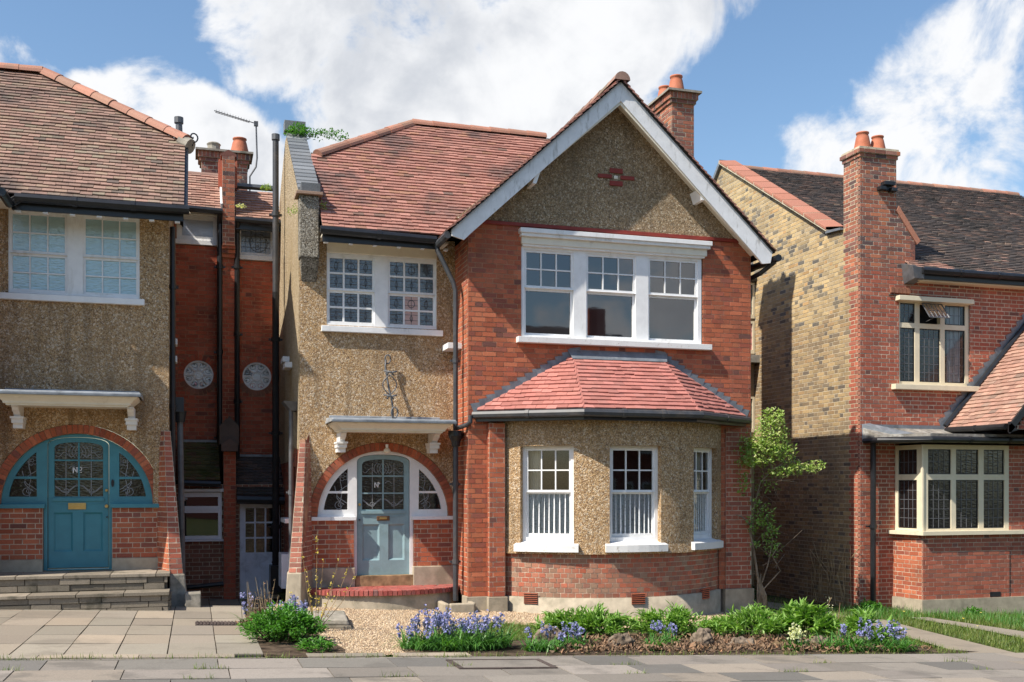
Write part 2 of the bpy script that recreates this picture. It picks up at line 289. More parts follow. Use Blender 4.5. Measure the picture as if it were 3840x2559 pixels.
# ------------------------------------------------------------------ object helpers
WL = {}
def gz(x, y): return -.04*max(-12, min(12, x)) - .01*max(-12, min(12, y))
def thing(name, label, cat, loc=(0, 0, 0), group=None, kind=None):
    o = bpy.data.objects.new(name, None); COL.objects.link(o); o.location = loc; o.empty_display_size = .1
    WL[o.name] = Vector(loc); o['label'] = label; o['category'] = cat
    if group: o['group'] = group
    if kind: o['kind'] = kind
    return o
def tag(o, label, cat, group=None):
    o['label'] = label; o['category'] = cat
    if group: o['group'] = group
    return o
class MB:
    def __init__(s): s.v = []; s.f = []; s.r = []
    def add(s, vs, fs, r=None):
        n = len(s.v); s.v.extend(vs); s.f.extend([tuple(i+n for i in f) for f in fs]); r = random.random() if r is None else r; s.r.extend([r]*len(fs))
    def box(s, x0, x1, y0, y1, z0, z1, r=None):
        s.add([(x0, y0, z0), (x1, y0, z0), (x1, y1, z0), (x0, y1, z0), (x0, y0, z1), (x1, y0, z1), (x1, y1, z1), (x0, y1, z1)],
              [(0, 3, 2, 1), (4, 5, 6, 7), (0, 1, 5, 4), (1, 2, 6, 5), (2, 3, 7, 6), (3, 0, 4, 7)], r)
        return s
    def hexa(s, b, t, r=None):      # four bottom and four top corners
        s.add(list(b)+list(t), [(0, 3, 2, 1), (4, 5, 6, 7), (0, 1, 5, 4), (1, 2, 6, 5), (2, 3, 7, 6), (3, 0, 4, 7)], r); return s
    def tube(s, pts, r, seg=8, caps=True, rr=None):
        pts = [Vector(p) for p in pts]; n0 = len(s.v); rad = r if isinstance(r, (list, tuple)) else [r]*len(pts); prev = None
        for i, p in enumerate(pts):
            d = (pts[min(i+1, len(pts)-1)]-pts[max(i-1, 0)]).normalized()
            if prev is None: a = d.orthogonal().normalized()
            else: a = (prev-d*prev.dot(d)).normalized()
            prev = a; b = d.cross(a)
            for k in range(seg):
                an = 2*pi*k/seg; s.v.append(tuple(p+(a*cos(an)+b*sin(an))*rad[i]))
        q = random.random() if rr is None else rr
        for i in range(len(pts)-1):
            for k in range(seg):
                a0 = n0+i*seg+k; a1 = n0+i*seg+(k+1) % seg; s.f.append((a0, a1, a1+seg, a0+seg)); s.r.append(q)
        if caps:
            s.f.append(tuple(n0+k for k in range(seg))[::-1]); s.f.append(tuple(n0+(len(pts)-1)*seg+k for k in range(seg))); s.r += [q, q]
        return s
    def lathe(s, cx, cy, prof, seg=20):
        n0 = len(s.v)
        for r, z in prof:
            for k in range(seg): s.v.append((cx+r*cos(2*pi*k/seg), cy+r*sin(2*pi*k/seg), z))
        for i in range(len(prof)-1):
            for k in range(seg):
                a = n0+i*seg+k; b = n0+i*seg+(k+1) % seg; s.f.append((a, b, b+seg, a+seg)); s.r.append(.5)
        s.f.append(tuple(n0+(len(prof)-1)*seg+k for k in range(seg))); s.r.append(.5)
        return s
    def build(s, name, mat, parent=None, kind=None, smooth=False, label=None, bevel=0):
        me = bpy.data.meshes.new(name); off = WL[parent.name] if parent else Vector((0, 0, 0))
        v = np.array(s.v, dtype=float).reshape(-1, 3)-np.array(off)
        me.from_pydata(v.tolist(), [], s.f)
        a = me.attributes.new('rnd', 'FLOAT', 'FACE'); a.data.foreach_set('value', s.r[:len(me.polygons)])
        me.materials.append(M[mat])
        if smooth: me.polygons.foreach_set('use_smooth', [True]*len(me.polygons))
        o = bpy.data.objects.new(name, me); COL.objects.link(o); WL[o.name] = off.copy()
        if parent: o.parent = parent
        if kind: o['kind'] = kind
        if label: o['label'] = label
        if bevel:
            b = o.modifiers.new('edge', 'BEVEL'); b.width = bevel; b.segments = 2; b.limit_method = 'ANGLE'
        return o
class Plane:
    def __init__(s, ox, oy, ux, uy, nx, ny): s.o = Vector((ox, oy, 0)); s.u = Vector((ux, uy, 0)); s.n = Vector((nx, ny, 0))
    def pt(s, u, z, d=0): return tuple(s.o+s.u*u+s.n*d+Vector((0, 0, z)))
    def frame(s, u, z): return s.u, s.n
def Front(y, ox=0): return Plane(ox, y, 1, 0, 0, -1)          # u = x, outward towards the street
def Left(x): return Plane(x, 0, 0, 1, -1, 0)                  # u = y, outward to the west (left)
def Right(x): return Plane(x, 0, 0, 1, 1, 0)
class Arc:
    def __init__(s, cx, cy, R): s.c = (cx, cy); s.R = R       # u = arc length from the front
    def pt(s, u, z, d=0):
        a = u/s.R; r = s.R+d; return (s.c[0]+r*sin(a), s.c[1]-r*cos(a), z)
    def frame(s, u, z): a = u/s.R; return Vector((cos(a), sin(a), 0)), Vector((sin(a), -cos(a), 0))
class Ruled:
    def __init__(s, p0b, p1b, zb, p0t, p1t, zt): s.a = [Vector(p) for p in (p0b, p1b, p0t, p1t)]; s.zb = zb; s.zt = zt
    def ends(s, z):
        t = (z-s.zb)/(s.zt-s.zb); return s.a[0].lerp(s.a[2], t), s.a[1].lerp(s.a[3], t)
    def w(s, z): p, q = s.ends(z); return (q-p).length
    def frame(s, u, z):
        p, q = s.ends(z); d = (q-p).normalized(); return Vector((d.x, d.y, 0)), Vector((d.y, -d.x, 0))
    def pt(s, u, z, d=0):
        p, q = s.ends(z); e = (q-p).normalized(); r = p+e*u+Vector((e.y, -e.x))*d; return (r.x, r.y, z)
def slab(mb, S, outer, holes=(), d0=0., d1=-.1, r=None, back=False):
    loops = [outer]+list(holes); flat = [p for lp in loops for p in lp]
    tris = tessellate_polygon([[Vector((p[0], p[1], 0)) for p in lp] for lp in loops])
    mb.add([S.pt(u, z, d0) for u, z in flat], [tuple(t_) for t_ in tris], r)
    if back: mb.add([S.pt(u, z, d1) for u, z in flat], [tuple(t_) for t_ in tris], r)
    for lp in loops:
        n = len(lp); mb.add([S.pt(u, z, d0) for u, z in lp]+[S.pt(u, z, d1) for u, z in lp], [(i, (i+1) % n, (i+1) % n+n, i+n) for i in range(n)], r)
    return mb
def R4(u0, u1, z0, z1): return [(u0, z0), (u1, z0), (u1, z1), (u0, z1)]
def arcpts(cx, cz, r, a0, a1, n=28): return [(cx+r*cos(radians(a0+(a1-a0)*i/n)), cz+r*sin(radians(a0+(a1-a0)*i/n))) for i in range(n+1)]
def strip(mb, S, pts, w=.006, d0=.004, d1=0., closed=False, r=.5):      # a flat came or bar that follows a line on a surface
    pts = list(pts)+([pts[0]] if closed else [])
    for (u0, z0), (u1, z1) in zip(pts, pts[1:]):
        du, dz = u1-u0, z1-z0; l = sqrt(du*du+dz*dz) or 1; nu, nz = -dz/l*w/2, du/l*w/2
        q = [(u0+nu, z0+nz), (u1+nu, z1+nz), (u1-nu, z1-nz), (u0-nu, z0-nz)]
        mb.add([S.pt(a, b, d0) for a, b in q]+[S.pt(a, b, d1) for a, b in q], [(0, 1, 2, 3), (0, 1, 5, 4), (1, 2, 6, 5), (2, 3, 7, 6), (3, 0, 4, 7)], r)

# individual pieces: the largest ones in view become objects of their own, the rest one mesh
POOL = {}
def in_view(p):
    v = Vector(p)-CAM; dep = v.x*sin(YAW)+v.y*cos(YAW); 
    if dep < 1: return 0
    x = (v.x*cos(YAW)-v.y*sin(YAW))/dep*3945+1920; y = 1828-v.z/dep*3945
    return 1/dep if (5 < x < 3835 and 5 < y < 2555) else 0
def piece(house, part, parent, mat, c, X, Y, Z, sx, sy, sz, name, full, facing=1., vis=1.):
    """c centre of the piece, X Y Z its axes, s* half sizes"""
    key = (house.name, name); POOL.setdefault(key, []).append((parent, mat, Vector(c), X, Y, Z, sx, sy, sz, full, in_view(c)*facing*vis*sqrt(max(sx*sz, 1e-6))))
MESHC = {}
def piece_mesh(name, mat, sx, sy, sz, k):
    key = (name, mat, round(sx, 3), round(sy, 3), round(sz, 3), k)
    if key not in MESHC:
        rs = random.Random(hash((round(sx, 3), k)) & 0xffff); me = bpy.data.meshes.new(name)
        v = [(i*sx+rs.uniform(-1, 1)*.0022, j*sy+rs.uniform(-1, 1)*.0015, l*sz+rs.uniform(-1, 1)*.0018) for l in (-1, 1) for (i, j) in ((-1, -1), (1, -1), (1, 1), (-1, 1))]
        me.from_pydata(v, [], [(0, 3, 2, 1), (4, 5, 6, 7), (0, 1, 5, 4), (1, 2, 6, 5), (2, 3, 7, 6), (3, 0, 4, 7)])
        me.materials.append(M[mat]); MESHC[key] = me
    return MESHC[key]
def flush_pieces(limit=296):
    for (hn, name), lst in POOL.items():
        full = sorted([q for q in lst if q[9] and q[10] > 0], key=lambda q: -q[10])[:limit]; ids = set(id(q) for q in full)
        for i, q in enumerate(full):
            parent, mat, c, X, Y, Z, sx, sy, sz, _, _ = q
            o = bpy.data.objects.new(name, piece_mesh(name, mat, sx, sy, sz, i % 5)); COL.objects.link(o); o.parent = parent
            m = Matrix((X, Y, Z)).transposed().to_4x4(); m.translation = c-WL[parent.name]; o.matrix_local = m
        groups = {}
        for q in lst:
            if id(q) not in ids: groups.setdefault((q[0].name, q[1]), []).append(q)
        for (pn, mat), qs in groups.items():
            mb = MB()
            for q in qs:
                parent, _, c, X, Y, Z, sx, sy, sz, _, _ = q
                vs = [tuple(c+X*(i*sx+random.uniform(-1, 1)*.002)+Y*(j*sy+random.uniform(-1, 1)*.0015)+Z*(l*sz+random.uniform(-1, 1)*.0018)) for l in (-1, 1) for (i, j) in ((-1, -1), (1, -1), (1, 1), (-1, 1))]
                mb.add(vs, [(0, 3, 2, 1), (4, 5, 6, 7), (0, 1, 5, 4), (1, 2, 6, 5), (2, 3, 7, 6), (3, 0, 4, 7)])
            nm = {'brick': 'brickwork', 'roof_tile': 'tiling', 'paving_slab': 'small_paving'}.get(name, name+'_field')
            mb.build(nm, mat, qs[0][0], kind='stuff')
def spans(u0, u1, holes, z):
    iv = [(u0(z) if callable(u0) else u0, u1(z) if callable(u1) else u1)]
    for h in holes:
        k = h(z)
        if not k: continue
        nv = []
        for a, b in iv:
            if k[1] <= a or k[0] >= b: nv.append((a, b)); continue
            if k[0] > a: nv.append((a, k[0]))
            if k[1] < b: nv.append((k[1], b))
        iv = nv
    return [(a, b) for a, b in iv if b-a > .02]
def hrect(a, b, c, d): return lambda z: (a, b) if c < z < d else None
def hcirc(cx, cz, r, zmin=-99): return lambda z: (cx-sqrt(r*r-(z-cz)**2), cx+sqrt(r*r-(z-cz)**2)) if abs(z-cz) < r and z > zmin else None
def brickwork(house, part_name, S, u0, u1, z0, z1, holes=(), mat='brick_orange', mortar='mortar_red', bond='flemish', course=.075, vis=1., parent=None, band=None, jit=.0013, md=-.0042, depth=.05, wl=None, gap=.0120):
    mo = MB(); wall = None; rows = []; k = 0; z = z0; n = max(1, round((z1-z0)/course)); ch = (z1-z0)/n
    for k in range(n):
        za = z0+k*ch; zm = za+ch/2
        for a, b in spans(u0, u1, holes, zm):
            seg = max(1, int((b-a)/.2)) if isinstance(S, Arc) else 1
            for q in range(seg):
                p, r_ = a+(b-a)*q/seg, a+(b-a)*(q+1)/seg
                mo.add([S.pt(p, za, md), S.pt(r_, za, md), S.pt(r_, za+ch, md), S.pt(p, za+ch, md)], [(0, 1, 2, 3)])
            rows.append((k, za, a, b))
        # side faces of the mortar body are hidden by the end bricks
    par = mo.build(part_name, mortar, parent or house); 
    if wl: par['label'] = wl
    base = u0(z0) if callable(u0) else u0
    for k, za, a, b in rows:
        if bond == 'flemish': pat = [.225, .1125]; off = 0 if k % 2 else -.16875+.1125*0
        elif bond == 'english': pat = [.225] if k % 2 else [.1125]; off = 0 if k % 2 else .056
        elif bond == 'header': pat = [.1125]; off = 0 if k % 2 else .056
        elif bond == 'soldier': pat = [.075]; off = 0
        else: pat = [.225]; off = 0 if k % 2 else .1125
        u = base+off-.45; i = 0; hh = (ch-gap)/2
        while u < b:
            w = pat[i % len(pat)]; i += 1; p, q = max(u, a), min(u+w, b); u += w
            if q-p < .022: continue
            full = (q-p) > w-.005; hw = (q-p)/2-gap*.48; uc = (p+q)/2; zc = za+ch/2
            X, Nn = S.frame(uc, zc); m_ = mat
            if band: m_ = band(uc, zc, mat)
            dd = random.uniform(-1, 1)*jit
            c = Vector(S.pt(uc, zc, dd-depth/2)); face = max(.05, (CAM-c).normalized().dot(Nn))
            Zv = Vector((0, 0, 1)) if not isinstance(S, Ruled) else (Vector(S.pt(uc, zc+.02))-Vector(S.pt(uc, zc-.02))).normalized()
            piece(house, part_name, par, m_, c, X, Nn, Zv, hw, depth/2, hh, 'brick', full, face, vis)
    return par
def tiles(house, part_name, O, U, Sd, spans_fn, smax, mat, gauge=.1, width=.165, thick=.020, vis=1., under='roof_felt_dark', parent=None, label=None, smin=0, matfn=None):
    O, U, Sd = Vector(O), Vector(U).normalized(), Vector(Sd).normalized(); Nn = U.cross(Sd).normalized()
    if Nn.z < 0: Nn = -Nn
    mo = MB(); rows = []; n = int((smax-smin)/gauge)
    for k in range(n):
        s = smin+k*gauge
        for a, b in spans_fn(s+gauge/2):
            if b-a < .03: continue
            mo.add([tuple(O+U*a+Sd*s-Nn*.004), tuple(O+U*b+Sd*s-Nn*.004), tuple(O+U*b+Sd*(s+gauge)-Nn*.004), tuple(O+U*a+Sd*(s+gauge)-Nn*.004)], [(0, 1, 2, 3)]); rows.append((k, s, a, b))
    par = mo.build(part_name, under, parent or house)
    if label: par['label'] = label
    tilt = .034/ (gauge*1.35); Zt = (Sd-Nn*tilt*.75).normalized(); Nt = U.cross(Zt).normalized()
    if Nt.z < 0: Nt = -Nt
    for k, s, a, b in rows:
        off = (k % 2)*width/2; u = math.floor(a/width)*width-off-width+((hash(k*7) % 100)/100-.5)*.01
        sag = random.uniform(-.003, .003)
        while u < b:
            p, q = max(u, a), min(u+width, b); u += width
            if q-p < .02: continue
            full = (q-p) > width-.004; hw = (q-p)/2-.0015; uc = (p+q)/2; L_ = gauge*1.3
            slip = random.uniform(-.006, .002) if random.random() < .9 else -.02
            lift = random.uniform(0, .004)
            c = O+U*uc+Sd*(s+L_/2+slip)+Nn*(.018+lift+sag)
            rz = Matrix.Rotation(random.gauss(0, .010), 3, Nt)
            piece(house, part_name, par, (matfn(uc, s) if matfn else mat), c, rz @ U, Nt, rz @ Zt, hw, thick/2, L_/2, 'roof_tile', full, max(.05, (CAM-c).normalized().dot(Nn)), vis)
    return par
def ridge(house, pts, mat='tile_clay', r=.105, ln=.36, name='ridge_tile'):
    pts = [Vector(p) for p in pts]
    for p, q in zip(pts, pts[1:]):
        d = q-p; n = max(1, round(d.length/ln)); e = d.normalized(); sdv = e.cross(Vector((0, 0, 1))).normalized(); up = sdv.cross(e).normalized()
        for i in range(n):
            a = p+e*(d.length*i/n); b = p+e*(d.length*(i+1)/n+.012); mb = MB(); vs = []; sg = 8
            rr = r*random.uniform(.97, 1.03)
            for (c, ex) in ((a, 1.05), (b, .97)):
                for k in range(sg+1):
                    an = pi*k/sg; vs.append(tuple(c+sdv*cos(an)*rr*ex+up*(sin(an)*rr*ex-.035)))
            mb.add(vs, [(k, k+1, k+2+sg, k+1+sg) for k in range(sg)]+[tuple(range(sg+1)), tuple(range(2*sg+1, sg, -1))])
            mb.build(name, mat, house, smooth=False)
def gutter(parent, pts, r=.062, mat='black_paint', name='gutter'):
    mb = MB(); mb.tube(pts, r, 8); 
    for p, q in zip(pts, pts[1:]):
        p, q = Vector(p), Vector(q); n = int((q-p).length/.9)
        for i in range(1, n+1):
            c = p.lerp(q, i/(n+1)); e = (q-p).normalized()*.03; mb.tube([c-e, c+e], r*1.16, 8)
    return mb.build(name, mat, parent, smooth=False)
def pipe(parent, pts, r=.045, mat='black_paint', clips=1.8, name='downpipe'):
    mb = MB(); mb.tube(pts, r, 10)
    for p, q in zip(pts, pts[1:]):
        p, q = Vector(p), Vector(q); l = (q-p).length
        if abs((q-p).normalized().z) > .9 and l > 1:
            n = max(1, int(l/clips))
            for i in range(n):
                c = p.lerp(q, (i+.5)/n); mb.tube([c+Vector((0, 0, -.035)), c+Vector((0, 0, .035))], r*1.3, 10); mb.box(c.x-r*2, c.x+r*2, c.y+r*.2, c.y+r+.03, c.z-.015, c.z+.015)
    return mb.build(name, mat, parent, smooth=False)
def window(parent, S, u0, u1, z0, z1, lights, mat='white_paint', glass='glass_clear', frame_d=0., stile=.045, bar=.02, depth=.09, name='window', label=None, glassfn=None, sash_mat=None, fw=.04):
    """outer frame with its openings; lights = (u0,u1,z0,z1,cols,rows,d) sashes inside, every pane its own mesh"""
    mb = MB(); slab(mb, S, R4(u0, u1, z0, z1), [R4(l[0], l[1], l[2], l[3]) for l in lights], frame_d, frame_d-depth)
    w = mb.build(name, mat, parent, label=label, bevel=.004)
    for li, (a, b, c, d, nc, nr, dd) in enumerate(lights):
        sm = MB(); st = stile; gw = (b-a-2*st-(nc-1)*bar)/nc; gh = (d-c-2*st-(nr-1)*bar)/nr; holes = []
        for i in range(nc):
            for j in range(nr):
                x = a+st+i*(gw+bar); y = c+st+j*(gh+bar); holes.append((i, j, x, x+gw, y, y+gh))
        slab(sm, S, R4(a, b, c, d), [R4(*h[2:]) for h in holes], frame_d+dd, frame_d+dd-.035)
        s = sm.build('sash', sash_mat or mat, w)
        for (i, j, x, x2, y, y2) in holes:
            g = (glassfn(li, i, j) if glassfn else None) or glass; gm = MB(); e = frame_d+dd-.02; j1, j2 = random.uniform(-.0015, .0015), random.uniform(-.0015, .0015)
            gm.add([S.pt(x-.004, y-.004, e+j1), S.pt(x2+.004, y-.004, e+j2), S.pt(x2+.004, y2+.004, e-j1), S.pt(x-.004, y2+.004, e-j2)], [(0, 1, 2, 3)])
            gm.build('pane', g, w)
    return w
def box_obj(parent, name, mat, x0, x1, y0, y1, z0, z1, bevel=.004, **k):
    return MB().box(x0, x1, y0, y1, z0, z1).build(name, mat, parent, bevel=bevel, **k)
def pot(parent, x, y, z, h=.34, r=.12, mat='terracotta'):
    return MB().lathe(x, y, [(r*1.25, z), (r*1.2, z+h*.2), (r*.92, z+h*.75), (r*.78, z+h*.9), (r*.92, z+h*.93), (r*.92, z+h), (r*.7, z+h), (r*.66, z+h*.8)]).build('chimney_pot', mat, parent, smooth=True)

# ------------------------------------------------------------------ ground
mb = MB(); xs = sorted([-250, -60, -12]+[i*1.0 for i in range(-11, 12)]+[12, 60, 250, -4.25, -2.62]); ys = sorted([-250, -60, -12]+[float(i) for i in range(-11, 12)]+[12, 60, 250, .37, 4.75])
for i in range(len(xs)-1):
    for j in range(len(ys)-1):
        if -4.3 < (xs[i]+xs[i+1])/2 < -2.6 and .36 < (ys[j]+ys[j+1])/2 < 4.76: continue
        q = [(xs[i], ys[j]), (xs[i+1], ys[j]), (xs[i+1], ys[j+1]), (xs[i], ys[j+1])]
        mb.add([(x, y, gz(x, y)-.03) for x, y in q], [(0, 1, 2, 3)])
mb.build('ground', 'grass_soil', kind='structure', smooth=True)
def sheet(name, mat, poly, off, kind='structure', parent=None, sub=0):
    mb = MB(); tr = tessellate_polygon([[Vector((x, y, 0)) for x, y in poly]])
    mb.add([(x, y, gz(x, y)+off) for x, y in poly], [tuple(q) for q in tr]); return mb.build(name, mat, parent, kind=kind)
def paving(name, mat, x0, x1, y0, y1, cols, rows, inside, off=.0, gap=.010, jitter=.0, stag=0, base='soil', joint_kind=None, thick=.05, limit=290):
    root = sheet(name, base, [(x0, y0), (x1, y0), (x1, y1), (x0, y1)], off-.012)
    y = y0; ri = 0
    while y < y1-.05:
        h = rows[ri % len(rows)]; x = x0-random.random()*stag; 
        while x < x1-.03:
            w = cols[random.randrange(len(cols))] if len(cols) > 1 else cols[0]
            a, b, c, d = max(x, x0)+gap/2, min(x+w, x1)-gap/2, y+gap/2, min(y+h, y1)-gap/2; x += w
            if b-a < .05 or not inside((a+b)/2, (c+d)/2): continue
            cx, cy = (a+b)/2, (c+d)/2; Xv = Vector((1, 0, -.04)).normalized(); Yv = Vector((0, 1, -.01)).normalized(); Zv = Xv.cross(Yv)
            tl = Matrix.Rotation(random.gauss(0, .004), 3, 'X') @ Matrix.Rotation(random.gauss(0, .004), 3, 'Y')
            piece(thing_stub(root), name, root, mat, Vector((cx, cy, gz(cx, cy)+off-thick/2+random.uniform(-.002, .003))), tl @ Xv, tl @ Yv, tl @ Zv, (b-a)/2, (d-c)/2, thick/2, 'paving_slab', True, 1, 1)
        y += h; ri += 1
    return root
def thing_stub(o): return o
# street pavement, forecourt of the left house
paving('pavement', 'slab_grey', -12, 12, -9.4, -4.86, [.62, .62, .76, .9], [.56, .6, .5], lambda x, y: x < 5.4 or y < -5.3, .0, .009, stag=.6)
paving('forecourt', 'slab_warm', -9, -3.32, -4.62, .36, [.475], [.84, .72, .92, .80], lambda x, y: True, .004, .011)
paving('side_passage', 'slab_warm', -4.25, -2.62, .37, 3.75, [.5], [.6], lambda x, y: True, -.20, .012)
MB().box(-4.25, -2.62, .33, .37, -.3, .10).build('passage_step', 'cement', kind='structure')
sheet_later = True
mb = MB(); [mb.hexa([(a, -4.86, gz(a, -4.8)-.06), (b, -4.86, gz(b, -4.8)-.06), (b, -4.63, gz(b, -4.7)-.06), (a, -4.63, gz(a, -4.7)-.06)], [(a, -4.86, gz(a, -4.86)+.012), (b, -4.86, gz(b, -4.86)+.012), (b, -4.63, gz(b, -4.63)+.012), (a, -4.63, gz(a, -4.63)+.012)]) for a, b in [(-9+.9*i, -9+.9*(i+1)-.008) for i in range(6)]+[(-2.9+.9*i, -3+.9*(i+1)-.008) for i in range(2)]]
mb.build('kerb', 'slab_warm', kind='structure')
sheet('road', 'asphalt', [(-60, -30), (60, -30), (60, -9.5), (-60, -9.5)], -.02)
sheet('driveway', 'slab_grey', [(5.4, -4.9), (16, -4.9), (16, -5.35), (5.4, -5.35)], .002)
sheet('gravel_bed', 'gravel_base', [(-2.95, -4.4), (-2.3, -4.6), (-1.9, -4.62), (-1.55, -4.3), (-.7, -2.4), (1.3, -2.3), (4.3, -1.6), (5.3, -.6), (5.0, .8), (-2.9, .8)], -.012)

# ------------------------------------------------------------------ the entrance both houses share: arch, joinery, door, panels
def entrance(H, cx, zs, paint, door_paint, glass, flip, P0, brick, y=.85, ri=1.03, lettering='N'):
    S = Front(y); f = -1 if flip else 1
    def m(x): return cx+f*(x-(-1.14))*(ri/1.03)                 # main-house coordinates mirrored for the left house
    dz = zs-1.41
    def mp(pts): return [(m(x), z+dz) for x, z in pts]
    ri_ = ri; ro = ri+.135
    # brick arch of radial bricks
    n = 46; arch = MB(); slab(arch, S, arcpts(cx, zs, ro-.003, 0, 180)+arcpts(cx, zs, ri_+.003, 180, 0), (), -.004, -.12); arch = arch.build('brick_arch', 'mortar_red', H)
    for i in range(n):
        an = pi*(i+.5)/n; c = S.pt(cx+cos(an)*(ri+.0675), zs+sin(an)*(ri+.0675), -.022+random.uniform(-.002, .002)); rad = Vector((cos(an), 0, sin(an))); tg = Vector((-sin(an), 0, cos(an)))
        piece(H, 'brick_arch', arch, brick, c, rad, Vector((0, -1, 0)), tg, .062, .03, pi*(ri+.067)/n/2-.005, 'arch_brick', True, 1, 1)
    # white or teal frame
    door = mp([(-1.56, .47), (-1.56, 2.27)]+[(-1.14+.42*sin(radians(a)), 2.27+.115*(1-(abs(a)/90)**2.2)) for a in range(-80, 81, 16)]+[(-.72, 2.27), (-.72, .47)])
    lightL = mp([(-1.70, 1.52)]+[(-1.14+.94*cos(radians(a)), 1.41+.94*sin(radians(a))) for a in [126.6+i*4.0 for i in range(12)]]+[(-2.073, 1.52)])
    lightR = mp([(-.58, 1.52), (-.207, 1.52)]+[(-1.14+.94*cos(radians(a)), 1.41+.94*sin(radians(a))) for a in [9.4+i*3.95 for i in range(12)]])
    outer = arcpts(cx, zs, ri, 0, 180, 40)+[(m(-1.61) if not flip else m(-.67), zs), (m(-1.61) if not flip else m(-.67), zs-.955), (m(-.67) if not flip else m(-1.61), zs-.955), (m(-.67) if not flip else m(-1.61), zs)]
    fr = MB(); slab(fr, S, outer, [door, lightL, lightR], -.05, -.16); F = fr.build('door_frame', paint, H, bevel=.005)
    # side lights: pane, transom bar, flowing cames
    for lt, sg in ((lightL, -1), (lightR, 1)):
        g = MB(); tr = tessellate_polygon([[Vector((a, b, 0)) for a, b in lt]]); g.add([S.pt(a, b, -.10) for a, b in lt], [tuple(q) for q in tr]); g.build('pane', glass, F)
        b = MB(); xa = m(-1.14+sg*.54); xb = m(-1.14+sg*.93); slab(b, S, R4(min(xa, xb), max(xa, xb), zs+.365, zs+.40), (), -.055, -.10); b.build('glazing_bar', paint, F)
        b = MB(); k = -1.14
        def q(px, pz): return (m(k+sg*px), pz+dz)
        strip(b, S, [q(.66+.015*sin(i), 1.52+i*.06) for i in range(10)], .008, -.094, -.10)
        strip(b, S, [q(.56+.20*(i/12)**.7, 1.62+.03*sin(i/2)+(i/12)**2*.28) for i in range(13)], .008, -.094, -.10)
        strip(b, S, [q(.56+.17*sin(i/12*pi*.9), 1.88-.30*(i/12)+.02) for i in range(13)], .008, -.094, -.10)
        for (fx, fz, rr) in ((.70, 1.59, .055), (.675, 1.60, .03)): strip(b, S, [q(fx+rr*cos(i*pi/7), fz+rr*sin(i*pi/7)) for i in range(15)], .007, -.094, -.10)
        for p_ in range(5):
            a_ = p_*2*pi/5; strip(b, S, [q(.63+.045*cos(a_)+.028*cos(i*pi/4), 2.04+.045*sin(a_)+.028*sin(i*pi/4)) for i in range(9)], .006, -.094, -.10)
        b.build('leading', 'came_pale', F)
    # door leaf
    gl = mp([(-1.475, 1.52), (-1.475, 2.225)]+[(-1.1425+.3325*sin(radians(a)), 2.225+.085*(1-(abs(a)/90)**2.2)) for a in range(-72, 73, 18)]+[(-.81, 2.225), (-.81, 1.52)])
    pan = [mp(R4(-1.47, -1.20, .72, 1.29)), mp(R4(-1.06, -.80, .72, 1.29))]
    leaf = mp([(-1.552, .49), (-1.552, 2.265)]+[(-1.14+.412*sin(radians(a)), 2.265+.115*(1-(abs(a)/90)**2.2)) for a in range(-80, 81, 16)]+[(-.728, 2.265), (-.728, .49)])
    d = MB(); slab(d, S, leaf, [gl]+pan, -.085, -.125); Dr = d.build('door', door_paint, H, bevel=.004)
    for p_ in pan:
        xs_ = [a for a, _ in p_]; zz = [b for _, b in p_]; a, b_, c, e = min(xs_), max(xs_), min(zz), max(zz)
        q = MB(); q.add([S.pt(a, c, -.087), S.pt(b_, c, -.087), S.pt(b_, e, -.087), S.pt(a, e, -.087), S.pt(a+.028, c+.028, -.112), S.pt(b_-.028, c+.028, -.112), S.pt(b_-.028, e-.028, -.112), S.pt(a+.028, e-.028, -.112)], [(0, 1, 5, 4), (1, 2, 6, 5), (2, 3, 7, 6), (3, 0, 4, 7), (4, 5, 6, 7)]); q.build('door_panel', door_paint, Dr)
    g = MB(); tr = tessellate_polygon([[Vector((a, b, 0)) for a, b in gl]]); g.add([S.pt(a, b, -.108) for a, b in gl], [tuple(q) for q in tr]); g.build('pane', glass, Dr)
    b = MB(); slab(b, S, mp(R4(-1.153, -1.131, 1.52, 2.305)), (), -.088, -.106)
    for z in (1.765, 2.035): slab(b, S, mp(R4(-1.475, -.81, z, z+.022)), (), -.089, -.106)
    b.build('glazing_bar', door_paint, Dr)
    b = MB(); 
    for x in (-1.31, -.965): strip(b, S, mp([(x, 1.53), (x, 2.25)]), .008, -.102, -.107)
    for sg in (-1, 1):
        def q(px, pz): return (m(-1.1425+sg*px), pz+dz)
        for o_ in (0, .014): strip(b, S, [q(.02+i*.025, 1.645+o_+.05*cos(i/12*2*pi*.9)-.02) for i in range(13)], .006, -.102, -.107)
        strip(b, S, [q(.02+i*.025, 2.13+.035*cos(i*.9)) for i in range(13)], .006, -.102, -.107)
        strip(b, S, [q(.17+.035*cos(i*pi/6), 1.60+.035*sin(i*pi/6)) for i in range(13)], .006, -.102, -.107)
        for k in range(3): strip(b, S, [q(.01+.045*k+.04*sin(i/8*pi), 2.08+i/8*.17) for i in range(9)], .006, -.102, -.107)
        strip(b, S, [q(.03+.11*i/8, 1.93+.035*sin(i/8*pi)*(1 if sg > 0 else .4)) for i in range(9)], .006, -.102, -.107)
    b.build('leading', 'came_pale', Dr)
    # painted lettering on the middle pane
    b = MB(); x0 = m(-1.27) if not flip else m(-1.065); zb = 1.865+dz; h = .085
    x0 -= 0 if not flip else 0
    strip(b, S, [(x0, zb), (x0, zb+h)], .014, -.0985, -.103); strip(b, S, [(x0+.05, zb), (x0+.05, zb+h)], .014, -.0985, -.103); strip(b, S, [(x0, zb+h), (x0+.05, zb)], .012, -.0985, -.103)
